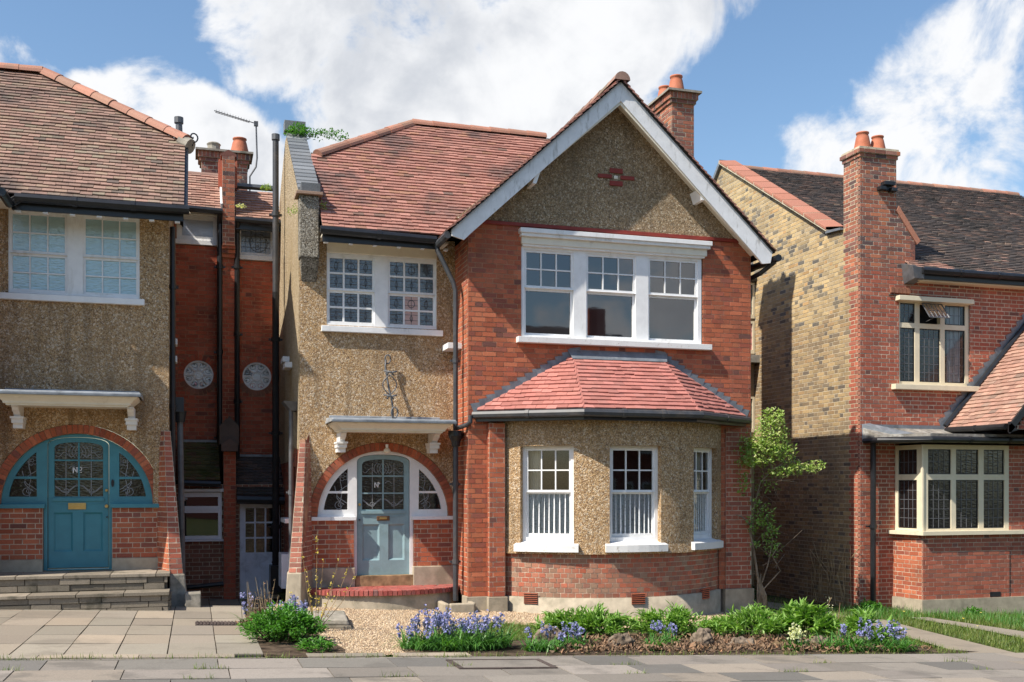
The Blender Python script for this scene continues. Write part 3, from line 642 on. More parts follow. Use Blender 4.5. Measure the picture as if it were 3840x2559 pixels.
    if lettering == 'No':
        strip(b, S, [(x0+.092+.021*cos(i*pi/8), zb+.058+.024*sin(i*pi/8)) for i in range(17)], .010, -.0985, -.103); strip(b, S, [(x0+.072, zb+.008), (x0+.115, zb+.008)], .009, -.0985, -.103)
    else: strip(b, S, [(x0+.055, zb+h), (x0+.07, zb+h-.01), (x0+.07, zb+h-.03)], .012, -.0985, -.103)
    b.build('number_sign', 'white_paint', Dr)
    # drip moulds
    b = MB(); slab(b, S, mp(R4(-1.49, -.79, 1.455, 1.50)), (), -.065, -.085); b.build('door_moulding', door_paint, Dr, bevel=.006)
    b = MB(); strip(b, S, mp([(-1.49+i*.07, 1.43-.035*sin(i/10*pi)) for i in range(11)]), .009, -.079, -.086); b.build('door_swag', door_paint, Dr)
    # sills under the side lights
    for a, b_ in ((-2.27, -1.585), (-.695, -.01)):
        xa, xb = sorted((m(a), m(b_))); box_obj(H, 'window_sill', paint, xa, xb, y-.05, y+.05, zs-.055, zs+.003)
    return m, dz, Dr

# ------------------------------------------------------------------ MAIN HOUSE
MH = thing('brick_house', 'red brick and pebbledash house with white pointed gable, bay window and pale green door', 'house', (2.4, 0, 0))
Rr = .85
def band_main(u, z, m_):
    return m_
# front wall of the gabled wing, return wall
brickwork(MH, 'front_wall', Front(0), 0, 4.83, .20, 5.90, [hrect(.85, 3.95, 4.13, 5.86), hrect(.60, 4.24, -1, 2.93)], 'brick_orange', 'mortar_red', vis=1.0, depth=.06)
brickwork(MH, 'return_wall', Left(0), .055, Rr, .20, 5.72, [], 'brick_orange', 'mortar_pale', vis=.8)
brickwork(MH, 'pier', Front(-.1), .31, .56, .20, 2.85, [], 'brick_orange', 'mortar', bond='flemish', vis=1.1)
brickwork(MH, 'pier', Left(.308), -.098, .0, .20, 2.85, [], 'brick_orange', 'mortar', bond='english', vis=.6)
brickwork(MH, 'pier', Front(-.02), 4.36, 4.83, .20, 2.85, [], 'brick_deep', 'mortar', vis=1.1)
box_obj(MH, 'plinth', 'concrete', -.03, .30, -.04, .3, -.15, .20); box_obj(MH, 'plinth', 'concrete', .285, .585, -.15, .3, -.15, .198); box_obj(MH, 'plinth', 'concrete', 4.33, 4.86, -.06, .3, -.4, .20)
mb = MB(); mb.box(4.76, 4.825, .07, 8, -.4, 5.6).box(0, 4.8, 7.9, 8, -.4, 5.6).box(-2.4, 0, 7.9, 8, -.4, 5.6); mb.build('side_wall', 'brick_deep', MH)
mb = MB(); mb.box(.02, 4.8, .9, .95, 0, 5.6).box(-2.3, 0, 1.4, 1.45, 0, 5.6).box(.02, 4.75, .12, .17, 2.95, 5.8); mb.build('inner_dark_sheet', 'interior_dark', MH)  # dark sheets behind the windows stand in for shaded rooms
mb = MB(); mb.box(-.02, 4.70, -.035, .03, 5.90, 5.955); mb.build('red_beam', 'red_paint', MH, bevel=.006)
# gable triangle and emblem
mb = MB(); slab(mb, Front(0), [(-.2, 5.955), (5.0, 5.955), (4.9, 5.7+.35), (2.36, 8.10), (-.15, 5.99)], (), .012, -.1); mb.build('gable_wall', 'pebbledash_grey', MH)
box_obj(MH, 'emblem_stone', 'offwhite_paint', 2.385, 2.455, -.02, 0, 6.765, 6.82, .01)
for a, b, c, d in ((2.11, 2.345, 6.765, 6.825), (2.495, 2.73, 6.765, 6.825), (2.31, 2.53, 6.855, 6.93), (2.31, 2.53, 6.655, 6.73)): box_obj(MH, 'emblem_tile', 'red_paint', a, b, -.035, 0, c, d)
# bargeboards, soffit, purlin ends
TL = [(2.36, 8.19), (-.345, 5.70), (-.335, 5.60), (-.15, 5.55), (-.04, 5.66), (2.36, 7.88)]; TRr = [(2.362, 8.19), (2.362, 7.88), (4.76, 5.59), (4.84, 5.50), (4.99, 5.52), (5.03, 5.71)]
for pl in (TL, TRr):
    mb = MB(); slab(mb, Front(-.35), pl, (), .0, -.035, back=True); mb.build('bargeboard', 'barge_paint', MH, bevel=.006)
for sg, x0, x1 in ((1, 2.36, -.10), (-1, 2.36, 4.82)):
    mb = MB(); z1 = 5.66 if sg > 0 else 5.53; za, zb_ = 7.89, z1+.06
    mb.hexa([(x0, -.33, za-.06), (x1, -.33, zb_-.06), (x1, -.30, zb_-.06), (x0, -.30, za-.06)], [(x0, -.33, za), (x1, -.33, zb_), (x1, -.30, zb_), (x0, -.30, za)]); mb.build('barge_moulding', 'offwhite_paint', MH)
    mb = MB(); mb.hexa([(x0, -.31, za+.10), (x1, -.31, zb_+.10), (x1, .02, zb_+.10), (x0, .02, za+.10)], [(x0, -.31, za+.13), (x1, -.31, zb_+.13), (x1, .02, zb_+.13), (x0, .02, za+.13)]); mb.build('soffit_board', 'offwhite_paint', MH)
for x, z in ((.96, 6.60), (3.80, 6.57)): 
    mb = MB(); s_ = 1 if x < 2 else -1; mb.hexa([(x-.03, -.32, z-.11), (x+.03, -.32, z-.11), (x+.03, 0, z-.11), (x-.03, 0, z-.11)], [(x-.03+s_*.06, -.32, z+.06), (x+.03+s_*.06, -.32, z+.06), (x+.03+s_*.06, 0, z+.06), (x-.03+s_*.06, 0, z+.06)]); mb.build('purlin_end', 'white_paint', MH)
# gable roof
ph = math.atan(.924); cg, sg_ = cos(ph), sin(ph); smx = 2.72/cg
tiles(MH, 'roof', (-.37, -.41, 5.68), (0, 1, 0), (cg, 0, sg_), lambda s: [(0, 3.2)], smx, 'tile_main', vis=.5)
tiles(MH, 'roof', (5.05, -.41, 5.70), (0, 1, 0), (-cg, 0, sg_), lambda s: [(0, .66)], smx, 'tile_main', vis=.2)
mb = MB(); mb.add([(-.37, -.40, 5.66), (2.36, -.40, 8.18), (2.36, 8, 8.18), (-.37, 8, 5.66)], [(0, 1, 2, 3)]); mb.add([(5.05, -.40, 5.68), (2.36, -.40, 8.18), (2.36, 8, 8.18), (5.05, 8, 5.68)], [(0, 1, 2, 3)]); mb.add([(5.05, 8, 5.68), (2.36, 8, 8.18), (-.37, 8, 5.66)], [(0, 1, 2)]); mb.build('roof_boarding', 'roof_felt_dark', MH)
ridge(MH, [(2.36, -.43, 8.22), (2.36, 3.3, 8.22)], 'tile_left', r=.12)
gutter(MH, [(-.39, -.30, 5.62), (-.39, .42, 5.62)], .055, 'pipe_grey'); gutter(MH, [(5.10, -.42, 5.60), (5.10, 3, 5.60)], .06)
pipe(MH, [(5.10, -.3, 5.56), (4.95, -.1, 5.40), (4.90, .2, 5.35)], .04, clips=9)
# triple sash window of the gable
lights = []
for a, b in ((.905, 1.715), (1.93, 2.775), (2.995, 3.87)): lights += [(a, b, 4.97, 5.56, 3, 2, -.02), (a, b, 4.235, 4.968, 1, 1, -.05)]
window(MH, Front(0), .855, 3.935, 4.19, 5.60, lights, 'white_paint', 'glass_clear', frame_d=-.02, stile=.038, bar=.02, label='wide white triple sash window in the gable')
for i, (x0, x1, y0, z0, z1) in enumerate(((.86, 3.97, -.035, 5.60, 5.63), (.84, 4.0, -.055, 5.63, 5.74), (.82, 4.04, -.10, 5.74, 5.79), (.80, 4.06, -.13, 5.79, 5.86))): box_obj(MH, 'window_cornice', 'white_paint' if i != 1 else 'offwhite_paint', x0, x1, y0, .05, z0, z1)
box_obj(MH, 'window_sill', 'white_flaking', .765, 2.45, -.12, .05, 4.10, 4.19); box_obj(MH, 'window_sill', 'white_flaking', 2.452, 4.06, -.12, .05, 4.10, 4.188)
box_obj(MH, 'window_sill', 'white_paint', -.22, .01, .40, .80, 4.03, 4.12)
# bay
A = Arc(2.42, 1.625, 2.425); DEG = pi/180*2.425
wins = [(-42*DEG, -22.6*DEG, .96), (-10*DEG, 9.6*DEG, .96), (25.5*DEG, 43.5*DEG, .96)]
brickwork(MH, 'bay_wall', A, -50*DEG, 50*DEG, .20, .87, [], 'brick_bay', 'mortar', bond='header', vis=1.4)
mb = MB()
for i in range(50): 
    a0, a1 = (-50+2*i)*DEG, (-48+2*i)*DEG; mb.add([A.pt(a0, -.4, .04), A.pt(a1, -.4, .04), A.pt(a1, .20, .04), A.pt(a0, .20, .04), A.pt(a0, .20, -.05), A.pt(a1, .20, -.05)], [(0, 1, 2, 3), (3, 2, 5, 4)], .5)
mb.build('bay_plinth', 'concrete', MH, smooth=True)
for a in (-38, 0.5, 33.5):
    c = a*DEG; X_, N_ = A.frame(c, .2); mb = MB(); 
    def bp(u, z, d): p = Vector(A.pt(c, z, d))+X_*u; return tuple(p)
    mb.add([bp(-.11, .10, .045), bp(.11, .10, .045), bp(.11, .26, .045), bp(-.11, .26, .045)], [(0, 1, 2, 3)]); ab = mb.build('air_brick', 'interior_dark', MH)
    for k in range(6):
        z = .105+k*.029; q = MB(); q.hexa([bp(-.11, z, .03), bp(.11, z, .03), bp(.11, z, .056), bp(-.11, z, .056)], [bp(-.11, z+.012, .03), bp(.11, z+.012, .03), bp(.11, z+.012, .056), bp(-.11, z+.012, .056)]); q.build('air_brick_bar', 'brick_orange', ab)
mb = MB(); ub = sorted(set([round(x, 4) for x in [(-50+2.0*i)*DEG for i in range(51)]+[w_[0] for w_ in wins]+[w_[1] for w_ in wins]])); zb = [.86, 1.0, 1.10, 2.50, 2.75, 2.95]
for i in range(len(ub)-1):
    for j in range(len(zb)-1):
        um = (ub[i]+ub[i+1])/2; zm = (zb[j]+zb[j+1])/2
        if any(w_[0] < um < w_[1] for w_ in wins) and 1.0 < zm < 2.50: continue
        def dd(u, z): return .045+(.02 if z < .9 else 0)
        mb.add([A.pt(u, z, dd(u, z)) for u, z in ((ub[i], zb[j]), (ub[i+1], zb[j]), (ub[i+1], zb[j+1]), (ub[i], zb[j+1]))], [(0, 1, 2, 3)])
for w_ in wins:
    for u in w_[:2]: mb.add([A.pt(u, 1.0, .045), A.pt(u, 2.50, .045), A.pt(u, 2.50, -.16), A.pt(u, 1.0, -.16)], [(0, 1, 2, 3)])
    n_ = 8; us = [w_[0]+(w_[1]-w_[0])*k/n_ for k in range(n_+1)]
    for k in range(n_): mb.add([A.pt(us[k], 2.50, .045), A.pt(us[k+1], 2.50, .045), A.pt(us[k+1], 2.50, -.2), A.pt(us[k], 2.50, -.2)], [(0, 1, 2, 3)])
mb.build('bay_render', 'pebbledash', MH, smooth=False)
for wi, w_ in enumerate(wins):
    pa, pb = Vector(A.pt(w_[0], 0, -.045)), Vector(A.pt(w_[1], 0, -.045)); d = (pb-pa); wd = d.length; e = d.normalized(); S = Plane(pa.x, pa.y, e.x, e.y, e.y, -e.x)
    nc = 3 if wi < 2 else 3
    w = window(MH, S, 0, wd, 1.01, 2.50, [(.05, wd-.05, 1.80, 2.46, nc, 2, -.02), (.05, wd-.05, 1.11, 1.795, 1, 1, -.045)], 'white_paint', 'glass_thin', stile=.03, depth=.1, label=['left bay sash window with a lace curtain', 'middle bay sash window with a lace curtain', 'right bay sash window with a lace curtain'][wi])
    box_obj(w, 'sash_rail', 'white_flaking', 0, 0, 0, 0, 0, 0) if 0 else None
    mb = MB(); slab(mb, S, R4(.055, wd-.055, 1.115, 1.165), (), -.040, -.07); mb.build('sash_rail', 'white_flaking', w)
    # lace curtain, pleated, half height
    cm = MB(); nn = 70; zc0, zc1 = 1.10, 1.82
    ph_ = [0]; [ph_.append(ph_[-1]+random.uniform(.5, 1.1)) for _ in range(nn)]
    for i in range(nn):
        u0, u1 = .04+(wd-.08)*i/nn, .04+(wd-.08)*(i+1)/nn; f0, f1 = .022*sin(ph_[i]), .022*sin(ph_[i+1]); pleat = min(1, max(0, .55+.45*sin(ph_[i]*1.0)+random.uniform(-.2, .3)))
        cm.add([S.pt(u0, zc0, -.078+f0), S.pt(u1, zc0, -.078+f1), S.pt(u1, zc1, -.078+f1*.6), S.pt(u0, zc1, -.078+f0*.6)], [(0, 1, 2, 3)], pleat)
    cm.build('lace_curtain', 'lace', w)
    if wi != 1:
        cm = MB(); 
        for i in range(16):
            u0, u1 = .02+.014*i, .02+.014*(i+1); f0, f1 = .02*(i % 2), .02*((i+1) % 2)
            if wi == 2: u0, u1 = wd-.05-u0, wd-.05-u1
            cm.add([S.pt(u0, 1.1, -.18+f0), S.pt(u1, 1.1, -.18+f1), S.pt(u1, 2.48, -.18+f1), S.pt(u0, 2.48, -.18+f0)], [(0, 1, 2, 3)])
        cm.build('side_curtain', 'offwhite_paint', w)
    # stone sill that slopes out
    sm = MB(); uA, uB = w_[0]-.07, w_[1]+.07; nn = 6
    us = [uA+(uB-uA)*k/nn for k in range(nn+1)]
    for k in range(nn):
        sm.hexa([A.pt(us[k], .895, -.14), A.pt(us[k+1], .895, -.14), A.pt(us[k+1], .895, .13), A.pt(us[k], .895, .13)], [A.pt(us[k], 1.07, -.14), A.pt(us[k+1], 1.07, -.14), A.pt(us[k+1], 1.0, .13), A.pt(us[k], 1.0, .13)], .5)
    sm.build('window_sill', 'white_flaking', MH)
mb = MB(); mb.box(.62, 4.22, .3, .32, 0, 2.9); mb.build('room_dark_sheet', 'interior_dark', MH)  # near-black sheet that paints in the darkness of the bay room
# bay roof: hipped on a canted plan
BL, BFL, BFR, BR = (.10, 0), (1.50, -1.02), (3.36, -1.02), (4.74, 0); ze = 3.0; zt = 3.90; TL_, TR_ = (1.70, 0), (3.22, 0)
def bayface(pa, pb, ta, tb, nm):
    pa, pb, ta, tb = [Vector(q) for q in ((*pa, ze), (*pb, ze), (*ta, zt), (*tb, zt))]
    U = (pb-pa).normalized(); w = (pb-pa).length; mid = ta-pa; Sdv = (mid-U*mid.dot(U)); H = Sdv.length; Sdv = Sdv/H
    la, lb = mid.dot(U), (tb-pa).dot(U)
    tiles(MH, 'bay_roof', pa+Vector((0, 0, .02)), U, Sdv, lambda s: [(la*s/H, w+(lb-w)*s/H)], H, 'tile_bay', gauge=.098, vis=1.3)
bayface(BL, BFL, TL_, TL_, 'l'); bayface(BFL, BFR, TL_, TR_, 'f'); bayface(BFR, BR, TR_, TR_, 'r')
for q0, q1 in (((*BFL, ze+.03), (*TL_, zt+.03)), ((*BFR, ze+.03), (*TR_, zt+.03))):
    MB().tube([q0, q1], .022, 6).build('hip_roll', 'tile_bay', MH)
mb = MB(); steps = 13
for sg, e0, t0 in ((-1, BL[0], TL_[0]), (1, BR[0], TR_[0])):
    for k in range(steps+1):
        f0 = k/steps; x = e0+(t0-e0)*f0; z = ze+.02+(zt-ze)*f0; w = (t0-e0)/steps
        mb.add([(x, -.006, z-.03), (x+w*1.05, -.006, z+.05), (x+w*1.0, -.010, z+.155), (x-w*.55, -.004-.016*(k % 2), z+.125), ], [(0, 1, 2, 3)])
    dx = .05*sg; mb.hexa([(e0, -.03, ze-.02), (e0+.10*-sg, -.10, ze-.02), (e0+.10*-sg, -.0, ze-.02), (e0, 0, ze)], [(t0, -.03, zt+.02), (t0+.06*-sg, -.08, zt+.02), (t0+.06*-sg, 0, zt+.06), (t0, 0, zt+.06)])
mb.hexa([(TL_[0]-.05, -.10, zt-.02), (TR_[0]+.05, -.10, zt-.02), (TR_[0]+.05, -.004, zt+.05), (TL_[0]-.05, -.004, zt+.05)], [(TL_[0]-.05, -.09, zt), (TR_[0]+.05, -.09, zt), (TR_[0]+.1, -.004, zt+.13), (TL_[0]-.1, -.004, zt+.13)])
mb.build('stepped_flashing', 'lead', MH)
def offp(o): return [(BL[0]-o*.6, -.03, ), (BFL[0]-o*.4, BFL[1]-o), (BFR[0]+o*.4, BFR[1]-o), (BR[0]+o*.6, -.03)]
gutter(MH, [(p_[0], p_[1], ze-.03) for p_ in offp(.05)], .058, 'pipe_grey')
mb = MB(); P_ = offp(-.03); Q_ = offp(-.12)
for i in range(3): mb.hexa([(*Q_[i], ze-.13), (*P_[i], ze-.13), (*P_[i+1], ze-.13), (*Q_[i+1], ze-.13)], [(*Q_[i], ze-.01), (*P_[i], ze-.01), (*P_[i+1], ze-.01), (*Q_[i+1], ze-.01)])
for i in range(3): mb.add([(*P_[i], ze-.12), (*P_[i+1], ze-.12), (2.4, .2, ze-.12)], [(0, 1, 2)])
mb.build('bay_fascia', 'black_paint', MH)
pipe(MH, [(.02, -.06, 2.96), (.02, -.06, 2.86), (-.02, .0, 2.82), (-.12, .18, 2.78)], .035, 'pipe_grey', 9)
# recessed part: rendered wall with the arch cut in
ar = arcpts(-1.14, 1.41, 1.167, 162, 12, 36)
mb = MB(); slab(mb, Front(Rr), [(-2.44, 5.80), (-2.44, 2.62), (-2.36, 2.55), (-2.30, 2.42), (-2.28, 1.80)]+ar+[(0, 1.70), (0, 5.80)], [R4(-2.035, -.30, 4.38, 5.66)], .008, -.1)
mb.build('front_render', 'pebbledash', MH)
m_, dz_, DR = entrance(MH, -1.14, 1.41, 'white_paint', 'sage_paint', 'glass_dark', False, None, 'brick_orange')
brickwork(MH, 'brick_panel', Front(Rr), -2.28, -1.61, .62, 1.36, [], 'brick_orange', 'mortar', vis=1.5)
brickwork(MH, 'brick_panel', Front(Rr), -.67, -.005, .62, 1.36, [], 'brick_orange', 'mortar', vis=1.5)
mb = MB(); slab(mb, Front(Rr), [(-2.29, 1.36), (-2.29, 1.85)]+arcpts(-1.14, 1.41, 1.168, 158, 180, 8), (), 0, -.05); slab(mb, Front(Rr), [(.0, 1.36), (0, 1.7)]+arcpts(-1.14, 1.41, 1.168, 12, 0, 5)[1:], (), -.003, -.05); mb.build('render_infill', 'mortar_red', MH)
box_obj(MH, 'plinth', 'concrete', -2.30, -1.60, Rr-.05, Rr+.1, .25, .62, .01); box_obj(MH, 'plinth', 'concrete', -.68, .0, Rr-.05, Rr+.1, .25, .62, .01)
box_obj(MH, 'door_threshold', 'twig', -1.59, -.68, Rr-.02, Rr+.12, .30, .488)
box_obj(DR, 'letterbox', 'bronze', -1.245, -1.04, .918, .94, 1.345, 1.42, .012); box_obj(DR, 'letterbox_flap', 'brass', -1.20, -1.085, .912, .92, 1.365, 1.395, .004)
for x, z, r_, mt_ in ((-1.515, 1.60, .022, 'brass'), (-1.515, 1.36, .014, 'black_paint')): MB().tube([(x, .935, z), (x, .90, z)], [r_, r_*.8], 12).build('door_knob', mt_, DR)
# angle buttress, battered, of brick with concrete foot
for nm, a0, b0, a1, b1, bond in (('f', (-2.655, .36), (-2.475, .31), (-2.445, .80), (-2.36, .79), 'running'), ('s', (-2.475, .31), (-2.245, .86), (-2.36, .79), (-2.27, .86), 'flemish')):
    S = Ruled(a0, b0, .60, a1, b1, 2.62)
    brickwork(MH, 'buttress', S, 0, lambda z, S=S: S.w(z), .60, 2.55, [], 'brick_buttress', 'mortar', bond=bond, vis=.8, md=-.003)
mb = MB(); mb.hexa([(-2.645, .38, .6), (-2.48, .33, .6), (-2.255, .86, .6), (-2.60, .95, .6)], [(-2.44, .82, 2.6), (-2.365, .81, 2.6), (-2.28, .87, 2.6), (-2.44, .9, 2.6)]); mb.build('buttress_core', 'mortar_red', MH)
mb = MB(); mb.add([(-2.36, .79, 2.50), (-2.30, .84, 2.50), (-2.30, .845, 2.72), (-2.355, .80, 2.50), (-2.44, .80, 2.50), (-2.38, .80, 2.50)], [(0, 1, 2)]); mb.build('buttress_tip', 'brick_orange', MH)
mb = MB(); mb.hexa([(-2.72, .30, -.1), (-2.49, .22, -.1), (-2.22, .84, -.1), (-2.66, .95, -.1)], [(-2.675, .34, .6), (-2.47, .29, .6), (-2.235, .86, .6), (-2.62, .95, .6)]); mb.build('buttress_foot', 'concrete', MH, bevel=.015)
# left side wall with raking parapet
mb = MB(); slab(mb, Left(-2.46), [(.86, 2.45), (.86, 6.30), (1.0, 6.50), (3.1, 7.96), (3.35, 7.96), (4.7, 7.2), (4.7, 2.3), (2.2, 2.3), (1.6, 2.5)], (), .0, -.27, back=True); mb.build('side_render', 'pebbledash_pale', MH)
brickwork(MH, 'side_brick', Left(-2.45), .95, 4.7, .05, 2.5, [hrect(1.5, 2.2, 1.3, 2.2)], 'brick_deep', 'mortar_red', vis=.2)
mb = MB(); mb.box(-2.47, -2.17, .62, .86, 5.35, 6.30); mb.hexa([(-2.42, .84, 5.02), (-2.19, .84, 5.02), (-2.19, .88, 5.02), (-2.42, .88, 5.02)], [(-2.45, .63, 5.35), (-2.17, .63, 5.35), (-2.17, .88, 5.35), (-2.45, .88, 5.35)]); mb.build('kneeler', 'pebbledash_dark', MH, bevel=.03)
box_obj(MH, 'kneeler_cap', 'tile_moss' if 0 else 'tile_left', -2.52, -2.12, .56, .95, 6.30, 6.345, .005); box_obj(MH, 'kneeler_block', 'slate', -2.44, -2.15, .66, .86, 6.345, 6.50)
for k in range(16):
    t_ = k/16; y = .84+2.2*t_; z = 6.46+1.56*t_; mb = MB(); mb.hexa([(-2.47, y, z-.03), (-2.14, y, z-.03), (-2.14, y+.19, z+.08), (-2.47, y+.19, z+.08)], [(-2.47, y, z+.012), (-2.14, y, z+.012), (-2.14, y+.19, z+.125), (-2.47, y+.19, z+.125)]); mb.build('coping_slate', 'slate', MH)
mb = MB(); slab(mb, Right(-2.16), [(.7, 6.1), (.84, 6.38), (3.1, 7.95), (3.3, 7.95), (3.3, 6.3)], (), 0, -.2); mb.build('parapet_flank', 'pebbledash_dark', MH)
box_obj(MH, 'parapet_block', 'slate', -2.50, -2.14, 3.0, 3.25, 8.04, 8.22)
# main roof plane
pr = math.atan(.95); cr, sr = cos(pr), sin(pr)
def mspan(s):
    y = .4+s*cr; z = 5.74+s*sr; l = -2.15 if y < 2.05 else -2.02+(y-2.05)/(3.2-2.05)*1.80
    return [(l, min(2.6, (z-5.66)/.924-.37))]
tiles(MH, 'roof', (0, .38, 5.76), (1, 0, 0), (0, cr, sr), mspan, 3.84, 'tile_main', vis=1.0)
mb = MB(); mb.add([(-2.15, .38, 5.72), (0, .38, 5.72), (2.3, 3.18, 8.34), (-.22, 3.18, 8.34), (-2.02, 2.05, 7.28), (-2.15, 2.0, 7.25)], [(0, 1, 2, 3, 4, 5)]); mb.add([(2.3, 3.18, 8.34), (-.22, 3.18, 8.34), (-2.4, 7, 5.7), (2.3, 7, 5.7)], [(0, 1, 2, 3)]); mb.add([(-.22, 3.18, 8.34), (-2.02, 2.05, 7.28), (-2.4, 4, 6.2), (-2.4, 7, 5.7)], [(0, 1, 2, 3)]); mb.build('roof_boarding', 'roof_felt_dark', MH)
ridge(MH, [(-2.05, 2.03, 7.36), (-.22, 3.19, 8.44), (2.3, 3.19, 8.44)], r=.115)
gutter(MH, [(-2.19, .33, 5.72), (-.42, .33, 5.68)], .062, 'black_paint')
box_obj(MH, 'fascia', 'black_paint', -2.15, -.40, .41, .44, 5.56, 5.70)
box_obj(MH, 'soffit', 'offwhite_paint', -2.15, -.2, .44, .86, 5.66, 5.69)
for i in range(6): box_obj(MH, 'rafter_end', 'white_paint', -2.12+i*.37, -2.06+i*.37, .42, .50, 5.55, 5.585)
box_obj(MH, 'window_head', 'offwhite_paint', -2.035, -.30, .815, .9, 5.50, 5.66)
def gl_main(li, i, j):
    return 'glass_pink' if (li == 2 and i == 1) or (li == 3 and i == 1 and False) else 'glass_leaded'
W1 = window(MH, Front(Rr), -2.035, -.30, 4.38, 5.50, [(-2.02, -1.29, 4.925, 5.455, 3, 2, -.015), (-2.02, -1.29, 4.41, 4.923, 3, 2, -.035), (-1.08, -.315, 4.41, 4.923, 3, 2, -.035), (-1.08, -.315, 4.925, 5.455, 3, 2, -.015)], 'white_paint', 'glass_leaded', frame_d=.0, stile=.035, bar=.028, glassfn=gl_main, label='white double sash window with leaded panes over the door')
lm = MB(); S = Front(Rr)
for (a, b) in ((-2.02, -1.29), (-1.08, -.315)):
    for (c, d, dd) in ((4.925, 5.455, -.015), (4.41, 4.923, -.035)):
        st, br = .035, .028; gw = (b-a-2*st-2*br)/3; gh = (d-c-2*st-br)/2
        for i in range(3):
            for j in range(2):
                x = a+st+i*(gw+br); y = c+st+j*(gh+br); e = dd-.014
                strip(lm, S, [(x+gw/2, y), (x+gw/2, y+gh)], .006, e, e-.004); strip(lm, S, [(x, y+gh*.33), (x+gw, y+gh*.33)], .005, e, e-.004); strip(lm, S, [(x, y+gh*.75), (x+gw, y+gh*.75)], .005, e, e-.004)
                if j == 1: strip(lm, S, [(x+gw/2+.055*cos(k*pi/5)*(1 if i == 1 else .5), y+gh*.45+.06*sin(k*pi/5)) for k in range(11)], .009, e, e-.004)
                else: strip(lm, S, [(x+gw/2, y+gh*.75), (x+gw/2+.022, y+gh*.5), (x+gw/2, y+gh*.2), (x+gw/2-.022, y+gh*.5), (x+gw/2, y+gh*.75)], .007, e, e-.004)
lm.build('leading', 'lead_came', W1)
box_obj(MH, 'window_sill', 'white_paint', -2.12, -.21, Rr-.08, Rr+.05, 4.27, 4.36, .006)
box_obj(MH, 'sash_foot', 'white_flaking', -2.01, -1.30, Rr+.012, Rr+.03, 4.38, 4.44); box_obj(MH, 'sash_foot', 'white_flaking', -1.075, -.32, Rr+.012, Rr+.03, 4.38, 4.44)
# canopy over the door
def canopy(H, x0, x1, z, y=.85, proj=.90, brackets=()):
    mb = MB(); mb.hexa([(x0, y-proj, z-.035), (x1, y-proj, z-.035), (x1, y, z-.035), (x0, y, z-.035)], [(x0+.01, y-proj+.01, z+.01), (x1-.01, y-proj+.01, z+.01), (x1-.02, y, z+.06), (x0+.02, y, z+.06)]); mb.box(x0+.06, x1-.06, y-.045, y, z+.055, z+.10); c = mb.build('canopy_lead', 'lead_pale', H, bevel=.008)
    MB().box(x0-.004, x1+.004, y-proj-.006, y-proj+.03, z-.05, z-.012).build('canopy_edge', 'lead', H, bevel=.006)
    prof = [(0, .0), (.025, .0), (.04, .03), (.085, .065), (.12, .10), (.125, .125), (.155, .125), (.155, .15)]      # inset, drop
    mb = MB()
    for (i0, d0), (i1, d1) in zip(prof, prof[1:]):
        mb.add([(x0+.02+i0, y-proj+.02+i0, z-.035-d0), (x1-.02-i0, y-proj+.02+i0, z-.035-d0), (x1-.02-i1, y-proj+.02+i1, z-.035-d1), (x0+.02+i1, y-proj+.02+i1, z-.035-d1)], [(0, 1, 2, 3)])
        for xx, q in ((x0+.02, 1), (x1-.02, -1)): mb.add([(xx+q*i0, y-proj+.02+i0, z-.035-d0), (xx+q*i0, y, z-.035-d0), (xx+q*i1, y, z-.035-d1), (xx+q*i1, y-proj+.02+i1, z-.035-d1)], [(0, 1, 2, 3)])
    i1, d1 = prof[-1]; mb.add([(x0+.02+i1, y-proj+.02+i1, z-.035-d1+.02), (x1-.02-i1, y-proj+.02+i1, z-.035-d1+.02), (x1-.02-i1, y, z-.035-d1+.02), (x0+.02+i1, y, z-.035-d1+.02)], [(0, 1, 2, 3)])
    mb.build('canopy_moulding', 'offwhite_paint', H)
    for bx in brackets:
        mb = MB(); zz = z-.165; w = .085
        pf = [(.0, zz), (-.56, zz), (-.56, zz-.03), (-.50, zz-.035), (-.47, zz-.07), (-.40, zz-.095), (-.32, zz-.13), (-.32, zz-.15), (0, zz-.15)]
        for (a, b), (c, d) in zip(pf, pf[1:]): mb.add([(bx-w/2*1.0, y+a, b), (bx+w/2, y+a, b), (bx+w/2, y+c, d), (bx-w/2, y+c, d)], [(0, 1, 2, 3)])
        for q in (-1, 1): mb.add([(bx+q*w/2, y+a, b) for a, b in pf], [tuple(range(len(pf)))])
        wz = zz-.15
        for (hw, dp, za, zb_) in ((.085, -.36, wz-.03, wz), (.075, -.32, wz-.09, wz-.03), (.062, -.26, wz-.16, wz-.09)): mb.box(bx-hw, bx+hw, y+dp, y, za, zb_)
        mb.build('canopy_bracket', 'white_paint', H)
canopy(MH, -2.06, -.19, 2.88, brackets=(-1.84, -.40))
mb = MB(); iy = .70
def fe(pts, r=.011): mb.tube([(x, y, z) for x, y, z in pts], r, 6)
fe([(-1.045, .60, 2.94), (-1.05, .62, 3.15), (-1.10, .70, 3.45), (-1.14, .74, 3.75), (-1.13, .76, 3.86)], .016)
fe([(-1.10+.045*cos(a/10*2*pi), .76, 3.87+.07*sin(a/10*2*pi)) for a in range(11)]); fe([(-1.04+.05*cos(a/10*2*pi), .50, 3.02+.085*sin(a/10*2*pi)) for a in range(11)], .013)
for s_ in (-1, 1):
    fe([(-1.085+s_*.11*sin(i/10*pi), .66, 3.30+.32*i/10) for i in range(11)], .010)
    for z in (3.27, 3.64): fe([(-1.085+s_*(.02+.03*i/4+.02*sin(i)), .62, z+.03*sin(i/4*pi)) for i in range(7)], .012); fe([(-1.085, .55+.06*s_, z), (-1.085+s_*.10, .60, z+.03)], .014)
mb.build('iron_scroll', 'grey_iron', MH, smooth=True)
